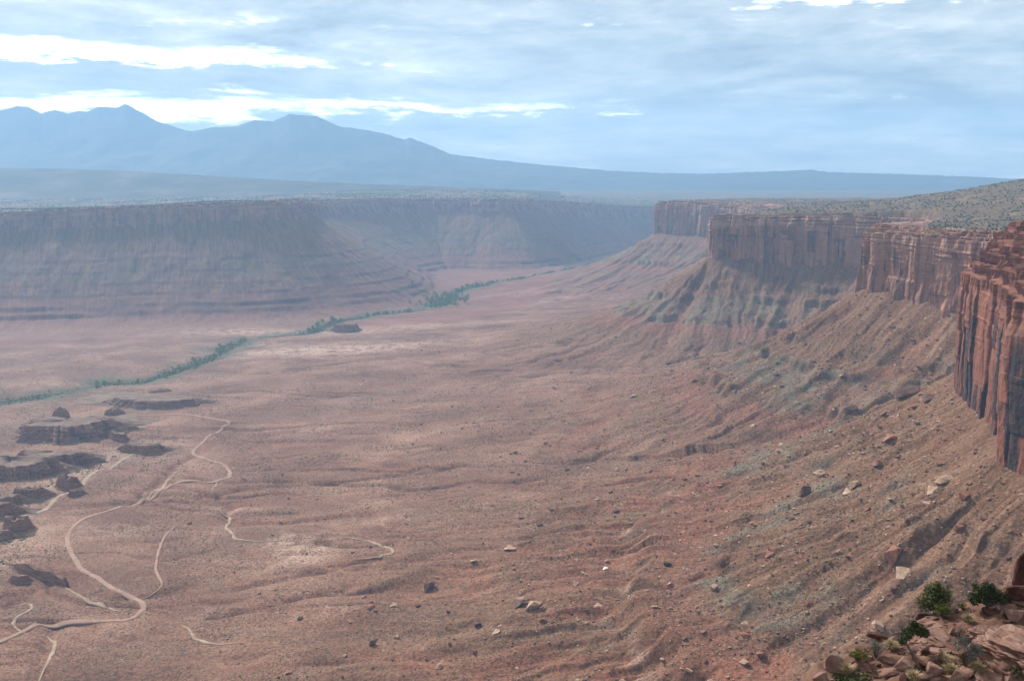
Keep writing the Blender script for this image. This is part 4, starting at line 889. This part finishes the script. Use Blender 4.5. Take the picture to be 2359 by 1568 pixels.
# ------------------------------------------------------------------ the rock ledge just below the viewpoint
LZ = -16.8
EDGE = [at_z(px, py-5, LZ)[:2] for px, py in [(700, 800), (770, 712), (806, 683), (832, 668), (852, 657), (872, 643), (888, 635), (905, 629), (918, 616), (936, 611), (960, 608), (985, 605), (1010, 601), (1045, 594), (1100, 584), (1180, 570)]]
EDGE = np.array(EDGE)
def ledge_z(x, y):
    x = np.asarray(x, F32); y = np.asarray(y, F32); sh = x.shape; x = x.ravel(); y = y.ravel()
    d, s = polydist(EDGE, x, y); inside = np.zeros(x.shape, bool)
    poly = np.vstack([EDGE, [[90, 60], [90, -30], [-40, -30], [-40, 6], EDGE[0]-[6, 4]]]); n = len(poly)
    for i in range(n):
        a, b = poly[i], poly[(i+1) % n]; c = ((a[1] > y) != (b[1] > y)) & (x < (b[0]-a[0])*(y-a[1])/(b[1]-a[1]+1e-9)+a[0]); inside ^= c
    sd_ = np.where(inside, d, -d)+.5*fbm(x/1.6, y/1.6, 3, 401)
    z = LZ+.28*fbm(x/3.2, y/3.2, 3, 402)+.10*fbm(x/.7, y/.7, 3, 403)+.12*np.round(2.4*fbm(x/4, y/4, 2, 404))/1.0*.6
    z += .055*np.clip(x-14, 0, 40)+ .03*np.clip(36-y, 0, 20)*0
    z = z-np.clip(.2-sd_, 0, 60)*1.9
    r = np.hypot(x, y); z = np.maximum(z, -1.75-.66*r+.25*fbm(x/2.2, y/2.2, 3, 405))
    return np.maximum(z, -75).reshape(sh)
def build_ledge():
    xs = np.concatenate([np.arange(-26, 4, .5), np.arange(4, 26, .11), np.arange(26, 70, .5)]); ys = np.concatenate([np.arange(-22, 22, .5), np.arange(22, 50, .11), np.arange(50, 74, .5)])
    X, Y = np.meshgrid(xs, ys); Z = ledge_z(X, Y)
    me = mesh_arrays('ledge_ground', np.stack([X, Y, Z], -1).reshape(-1, 3), gridq(*X.shape), mat=MAT_LEDGESOIL)
    tag(link('ledge_ground', me), 'stony red ledge of the rim just below the viewpoint', 'ledge', kind='structure')
MAT_LEDGESOIL = simple_mat('ledge_soil', [(.10, .05, .037), (.145, .075, .054), (.2, .115, .085)], .9, bscale=9, bdist=.03)
MAT_SLAB = simple_mat('ledge_slab', [(.155, .08, .062), (.22, .125, .098), (.31, .2, .165)], 1.6, bscale=11, bdist=.02, space='O')
MAT_SLAB_DK = simple_mat('ledge_slab_dark', [(.05, .024, .02), (.085, .04, .032), (.13, .065, .052)], 1.6, bscale=11, bdist=.02, space='O')
build_ledge()
SLABS = [hull_mesh('rock_slab', 700+i, n=12+i, bev=.10, sub=2, jag=.07, mats=[MAT_SLAB]) for i in range(5)]
SLABS_DK = [hull_mesh('rock_slab', 720+i, n=13+i, bev=.10, sub=2, jag=.08, mats=[MAT_SLAB_DK]) for i in range(3)]
def on_ledge(px, py):
    d = ray(px, py); t = np.linspace(24, 70, 1200); z = ledge_z(d[0]*t, d[1]*t); k = np.argmax(d[2]*t < z); return d*t[k], t[k]
def rock(lab, box, fl=.45, yaw=0, tilt=(0, 0), dk=False, seat=.28, deep=.8, name='rock_slab', cat='rock', group='rocks that stand out on the ledge'):
    x0, y0, x1, y1 = box; p, t = on_ledge((x0+x1)/2, min(y1-1, 684)); w = (x1-x0)*t/FPX; h = (y1-y0)*t/FPX*fl
    o = link(name, rnd.choice(SLABS_DK if dk else SLABS)); o.scale = (w*.98, w*deep*.9, h*1.2); o.rotation_euler = (tilt[0], tilt[1], yaw)
    o.location = (p[0], p[1]+w*deep*.35, float(ledge_z(np.array([p[0]]), np.array([p[1]+w*deep*.35]))[0])+h*seat); return tag(o, lab, cat, group)
rock('square red block with a pale rim at the lip of the ledge, beside tan grass', (826, 653, 850, 676), .85, .1, (.05, .1), deep=.7)
rock('red wedge of rock poking up at the lowest corner of the ledge lip', (812, 667, 831, 686), .9, .5, (0, -.35))
rock('dark red overhanging slab on the lip above the grey bush', (868, 629, 890, 641), .7, .2, (.1, .15), dk=True)
rock('long pale slab running along the lip beside the dark overhanging slab', (878, 630, 901, 643), .6, .35, (0, -.3), deep=.5)
rock('pale angular slab behind the crown of the leaning juniper', (924, 619, 940, 629), .7, .2, (.1, -.2))
rock('thin pale slab tilted up like a plank beside the dark crevice', (944, 622, 958, 635), .5, .5, (.1, -.6), deep=.4)
rock('split slab with a flat pale top left of the juniper trunk', (891, 655, 916, 674), .6, .15, (.12, -.1))
rock('rounded pink boulder just right of the juniper trunk foot', (926, 656, 941, 669), .85, .3)
rock('large pink boulder below the rounded one at the bottom of the ledge', (922, 664, 945, 681), .8, .55, (0, -.3))
rock('leaning slab between the trunk and the grey sagebrush', (911, 642, 930, 656), .5, .3, (.1, -.25))
rock('narrow long slab lying flat in front of the grey sagebrush', (925, 650, 954, 655), .5, 0, (0, -.06), deep=.3)
rock('pink boulder at the bottom edge under the sagebrush', (948, 669, 968, 685), .8, .2)
rock('knife-edged slab standing up at the bottom edge', (898, 669, 911, 684), .9, .7, (0, -.5), deep=.4)
rock('flat slab stepping out over the bottom edge, left of the knife-edged one', (876, 664, 900, 678), .5, .2, (.1, -.2))
rock('tall dark red rock at the edge of the ledge, upper one of two', (1015, 552, 1046, 598), 1.0, .2, (0, .05), dk=True, deep=.7, seat=.5)
rock('squat dark block under the tall dark red rock', (1006, 583, 1036, 606), .9, .3, (0, .1), dk=True, seat=.35)
rock('white-edged flat stone under the spreading juniper', (984, 604, 1000, 611), .5, .15, (0, -.2), deep=.4)
rock('little round white stone in front of the spreading juniper', (1000, 612, 1004, 617), 1.0, .2)
rock('dark red rock half hidden under the upright juniper', (917, 606, 932, 617), .9, .4, (0, .2), dk=True)
rock('brown rock in the dark crevice above the sagebrush', (958, 624, 976, 640), .6, .3, (.2, .1), dk=True)
rock('jumbled pale rock at the far end of the ledge top', (1004, 604, 1030, 622), .7, .3, (.05, .1))
# the big rounded outcrop
def big_outcrop():
    bm = bmesh.new(); bmesh.ops.create_icosphere(bm, subdivisions=6, radius=1)
    V = np.array([v.co[:] for v in bm.verts]); 
    n1 = fbm(V[:, 0]*1.3+V[:, 2]*.9+4, V[:, 1]*1.3-V[:, 2]*.7, 3, 411); n2 = fbm(V[:, 0]*4+V[:, 2]*3, V[:, 1]*4-V[:, 2]*2, 3, 413)
    bed = np.round(V[:, 2]*5.5+n1*1.1); notch = np.abs((V[:, 2]*5.5+n1*1.1)-bed); sh = _hash((bed+50).astype(np.int64), bed.astype(np.int64)*0, 5)
    q = np.sign(V)*np.abs(V)**.72; q = q/np.abs(q).max(1, keepdims=True)**.25
    R = 1+.20*n1+.06*n2+.16*(sh-.5)-.10*np.exp(-((notch-.5)/.06)**2); W = q*R[:, None]
    for v, c in zip(bm.verts, W): v.co = c
    me = bpy.data.meshes.new('rock_outcrop'); bm.to_mesh(me); bm.free(); me.materials.append(MAT_SLAB); me.polygons.foreach_set('use_smooth', np.ones(len(me.polygons), bool))
    return me
OUTM = big_outcrop()
p, t = on_ledge(1008, 676); o = link('rock_outcrop', OUTM); o.location = (p[0]+.75, p[1]+.8, p[2]+.3); o.scale = (1.25, 1.15, .72); o.rotation_euler = (0, .1, .5); tag(o, 'big rounded outcrop of bedded pink rock at the end of the ledge', 'rock outcrop', 'rocks that stand out on the ledge')
p, t = on_ledge(978, 650); o = link('rock_outcrop', OUTM); o.location = (p[0]+.75, p[1]+.9, p[2]-.1); o.scale = (.62, .7, .42); o.rotation_euler = (.1, -.1, 2.2); tag(o, 'smooth pink hump of rock just behind the grey sagebrush', 'rock outcrop', 'rocks that stand out on the ledge')
p, t = on_ledge(985, 684); o = link('rock_outcrop', OUTM); o.location = (p[0]+.3, p[1]-.1, p[2]-.05); o.scale = (.75, .7, .4); o.rotation_euler = (0, .15, 4.0); tag(o, 'low rough rock below the big rounded outcrop, on the bottom edge', 'rock outcrop', 'rocks that stand out on the ledge')
# smaller slabs
for k in range(420):
    px = rnd.uniform(815, 1024); py = rnd.uniform(600, 682); pp, t = on_ledge(px, py)
    if t > 60 or t < 27: continue
    d_, _ = polydist(EDGE, np.array([pp[0]]), np.array([pp[1]]))
    if d_[0] < .3 or abs(pp[2]-LZ) > 2.5: continue
    w = .11*(random.Random(k).paretovariate(1.7)); w = min(w, .75); dk = rnd.random() < .25
    o = link('rock_slab', rnd.choice(SLABS_DK if dk else SLABS)); o.scale = (w*rnd.uniform(.9, 1.6), w*rnd.uniform(.6, 1), w*rnd.uniform(.25, .7)); o.rotation_euler = (rnd.uniform(-.3, .3), rnd.uniform(-.4, .3), rnd.uniform(-1, 1))
    o.location = (pp[0], pp[1], pp[2]+w*.08); tag(o, 'small dark broken slab among the pink ones on the stony ledge' if dk else 'small pink broken slab lying loose on the stony ledge', 'rock', 'small dark slabs on the ledge' if dk else 'small pink slabs on the ledge')

# ---- plants of the ledge
def thing(name, lab, cat, loc, rz=0, group=None):
    o = bpy.data.objects.new(name, None); COL.objects.link(o); o.location = loc; o.rotation_euler = (0, 0, rz); o.empty_display_size = .3; return tag(o, lab, cat, group)
def leaves(name, seed, lobes, n, size, mat, parent, flat=.35):
    V, Q = leaf_cloud(seed, lobes, n, size, flat); return link(name, mesh_arrays(name, V, Q, mat=mat, smooth=False), parent)
def limb(name, parts, parent, mat):
    V, Q = join_arrays([tube_arrays(a, b) for a, b in parts]); return link(name, mesh_arrays(name, V, Q, mat=mat), parent)
MAT_JUN_A = foliage_mat('juniper_spray', [(.046, .055, .02), (.09, .1, .042), (.155, .155, .075)])
MAT_JUN_B = foliage_mat('juniper_spray_dark', [(.028, .038, .016), (.056, .07, .03), (.10, .115, .052)])
MAT_RABBIT = foliage_mat('rabbitbrush_leaf', [(.07, .085, .02), (.13, .14, .035), (.2, .2, .06)])
MAT_SAGE = foliage_mat('sage_leaf', [(.10, .095, .085), (.16, .155, .135), (.23, .22, .195)])
MAT_GRASS = foliage_mat('dry_grass', [(.24, .175, .10), (.34, .26, .155), (.45, .36, .23)])
def size_at(box):
    x0, y0, x1, y1 = box; p, t = on_ledge((x0+x1)/2, min(y1, 683)); return p, 1.06*(x1-x0)*t/FPX, 1.1*(y1-y0)*t/FPX
def juniper(lab, box, seed, mat, lobes, n):
    p, w, h = size_at(box); t = thing('juniper', lab, 'juniper', (p[0], p[1]+.15, float(ledge_z(p[0:1], p[1:2]+.15)[0])-.03), 0, 'junipers on the ledge')
    L = [((a*w, b*w, c*h), (ra*w, rb*w, rc*h)) for (a, b, c), (ra, rb, rc) in lobes]
    leaves('crown', seed, L, n, .052, mat, t)
    limb('trunk', [([(0, 0, -.15), (.02, .02, h*.2), (.0, .05, h*.45)], [.07, .055, .02])]+[([(0, 0, h*.08), (a[0]*.5, a[1]*.5, a[2]*.55), (a[0], a[1], a[2])], [.045, .03, .008]) for a, _ in L], t, MAT_BARK); return t
juniper('upright olive-green juniper on the lip with yellow brush at its foot', (918, 583, 953, 613), 801, MAT_JUN_A, [((0, 0, .48), (.34, .33, .40)), ((.16, 0, .62), (.26, .25, .30)), ((-.26, 0, .34), (.22, .22, .28)), ((.30, .05, .42), (.18, .2, .22)), ((.02, 0, .88), (.12, .12, .16)), ((-.05, .1, .7), (.2, .2, .24))], 4200)
juniper('dark spreading juniper near the tall dark red rock', (971, 585, 1007, 608), 802, MAT_JUN_B, [((-.12, 0, .52), (.30, .30, .36)), ((.18, .05, .45), (.28, .26, .30)), ((.38, 0, .32), (.16, .18, .2)), ((-.36, 0, .3), (.16, .2, .24)), ((-.38, 0, .86), (.07, .08, .12)), ((.02, 0, .8), (.16, .16, .2))], 3800)
juniper('green bush cut by the bottom edge under the square red block', (833, 676, 870, 684), 803, MAT_JUN_A, [((0, 0, .5), (.3, .3, .4)), ((.28, .05, .5), (.24, .24, .36)), ((-.3, 0, .42), (.22, .22, .34))], 3200)
juniper('dark green bush peeping in at the bottom below the rounded outcrop', (1010, 674, 1032, 690), 804, MAT_JUN_B, [((0, 0, .5), (.42, .4, .45)), ((.2, 0, .6), (.3, .3, .3))], 1500)
# the leaning juniper
p, w, h = size_at((897, 618, 929, 673)); q, t_ = on_ledge(922, 672); L_ = thing('leaning_juniper', 'leaning juniper with a bare bent trunk and a small crown', 'juniper', (q[0], q[1], q[2]-.05), 0, 'junipers on the ledge')
u_ = t_/FPX
def LP(px, py, dy=0): return ((px-922)*u_, dy, (672-py)*u_*1.05)
limb('trunk', [([LP(923, 676), LP(919, 666), LP(913, 655, .05), LP(908, 646, .1), LP(904, 640, .1), LP(902, 634, .15)], [.075, .06, .05, .045, .03, .015]), ([LP(919, 666), LP(917, 658, .1), LP(912, 650, .2)], [.04, .03, .012]), ([LP(905, 641, .1), LP(899, 634, .05), LP(896, 629, 0)], [.022, .014, .005]), ([LP(904, 640, .1), LP(912, 633, .2), LP(921, 628, .2)], [.03, .02, .008]), ([LP(921, 670), LP(914, 667, -.1), LP(909, 665, -.15)], [.035, .02, .008])], L_, MAT_BARK)
leaves('crown', 811, [(LP(907, 634, .2), (.22, .22, .24)), (LP(916, 629, .2), (.30, .26, .22)), (LP(923, 632, .15), (.2, .2, .17)), (LP(903, 641, .2), (.15, .15, .16)), (LP(913, 624, .2), (.14, .14, .12))], 2600, .048, MAT_JUN_B, L_)
def tuft_plant(name, lab, cat, box, mat, n, seed, spread=.55, width=.012, group=None, stemmy=0, curve=.5):
    p, w, h = size_at(box); g = np.random.default_rng(seed); z = float(ledge_z(p[0:1], p[1:2]+.05)[0])
    az = g.uniform(0, 6.28, n); le = h*1.1*g.uniform(.55, 1.0, n); ln = g.random(n)**.6*spread; bx = g.normal(0, w*.12, n); by = g.normal(0, w*.12, n)
    V = []; Q = []
    for i in range(n):
        dx, dy = math.cos(az[i]), math.sin(az[i]); pr = np.array([-dy, dx, 0])*width*.5
        b0 = np.array([bx[i], by[i], 0]); r1 = w*.5*ln[i]
        m1 = b0+np.array([dx*r1*.45, dy*r1*.45, le[i]*.55]); e1 = b0+np.array([dx*r1*1.5, dy*r1*1.5, le[i]*(1-curve*ln[i])])
        k = len(V); V += [b0-pr, b0+pr, m1+pr, m1-pr, e1+pr*.3, e1-pr*.3]; Q += [(k, k+1, k+2, k+3), (k+3, k+2, k+4, k+5)]
    o = link(name, mesh_arrays(name, np.array(V), np.array(Q), mat=mat, smooth=False)); o.location = (p[0], p[1]+.05, z-.03); return tag(o, lab, cat, group)
def bush(name, lab, cat, box, mat, n, seed, size=.03, group=None):
    p, w, h = size_at(box); z = float(ledge_z(p[0:1], p[1:2]+.1)[0]); t = thing(name, lab, cat, (p[0], p[1]+.1, z-.03), 0, group)
    g = np.random.default_rng(seed); parts = []; lob = []
    for i in range(26):
        a = g.uniform(0, 6.28); r = g.random()**.6*.46*w; zt = h*g.uniform(.55, 1.0); e = (r*math.cos(a), r*math.sin(a), zt*(1-.35*(r/w))); parts.append(([(0, 0, 0), (e[0]*.4, e[1]*.4, e[2]*.5), e], [.012, .009, .004])); lob.append((e, (.13*w, .13*w, .13*h)))
    limb('stem', parts, t, MAT_BARK); leaves('foliage', seed, lob, n, size, mat, t, .28); return t
bush('sagebrush', 'large grey sagebrush in front of the smooth pink hump', 'sagebrush', (951, 640, 981, 670), MAT_SAGE, 3400, 821, .026, 'grey bushes on the ledge')
bush('sagebrush', 'smaller grey bush on the lip between the olive tuft and the slabs', 'sagebrush', (868, 644, 885, 659), MAT_SAGE, 1500, 822, .026, 'grey bushes on the ledge')
bush('sagebrush', 'twiggy dead bush in the dark crevice above the sagebrush', 'sagebrush', (951, 627, 968, 641), MAT_BARK, 500, 823, .02, 'grey bushes on the ledge')
bush('rabbitbrush', 'yellow-green brush at the foot of the upright juniper', 'rabbitbrush', (934, 606, 953, 619), MAT_RABBIT, 2000, 824, .03, 'yellow-green brush on the ledge')
bush('rabbitbrush', 'olive-brown rounded clump on the lip above the tan grass', 'rabbitbrush', (850, 653, 868, 663), MAT_RABBIT, 1500, 825, .028, 'yellow-green brush on the ledge')
bush('rabbitbrush', 'small green sprig beside the spreading juniper', 'rabbitbrush', (959, 603, 968, 610), MAT_RABBIT, 500, 826, .028, 'yellow-green brush on the ledge')
for i, (lab, box) in enumerate([('tall tan grass clump against the square red block', (839, 660, 853, 677)), ('pale grass clump just behind the leaning juniper', (884, 640, 899, 649)), ('yellow grass clump under the long flat slab', (937, 654, 952, 664)), ('grass clump right below the large grey sagebrush', (968, 660, 986, 673)),
                               ('wispy grass clump at the top of the ledge by the little white stone', (962, 612, 975, 621)), ('grass clump at the bottom edge, beside the large pink boulder', (906, 668, 920, 681)), ('short grass clump between the sagebrush and the pink boulder on the bottom edge', (944, 662, 958, 674))]):
    tuft_plant('grass_clump', lab, 'grass', box, MAT_GRASS, 320, 830+i, .75, .016, 'grass clumps on the ledge')
build_haze()
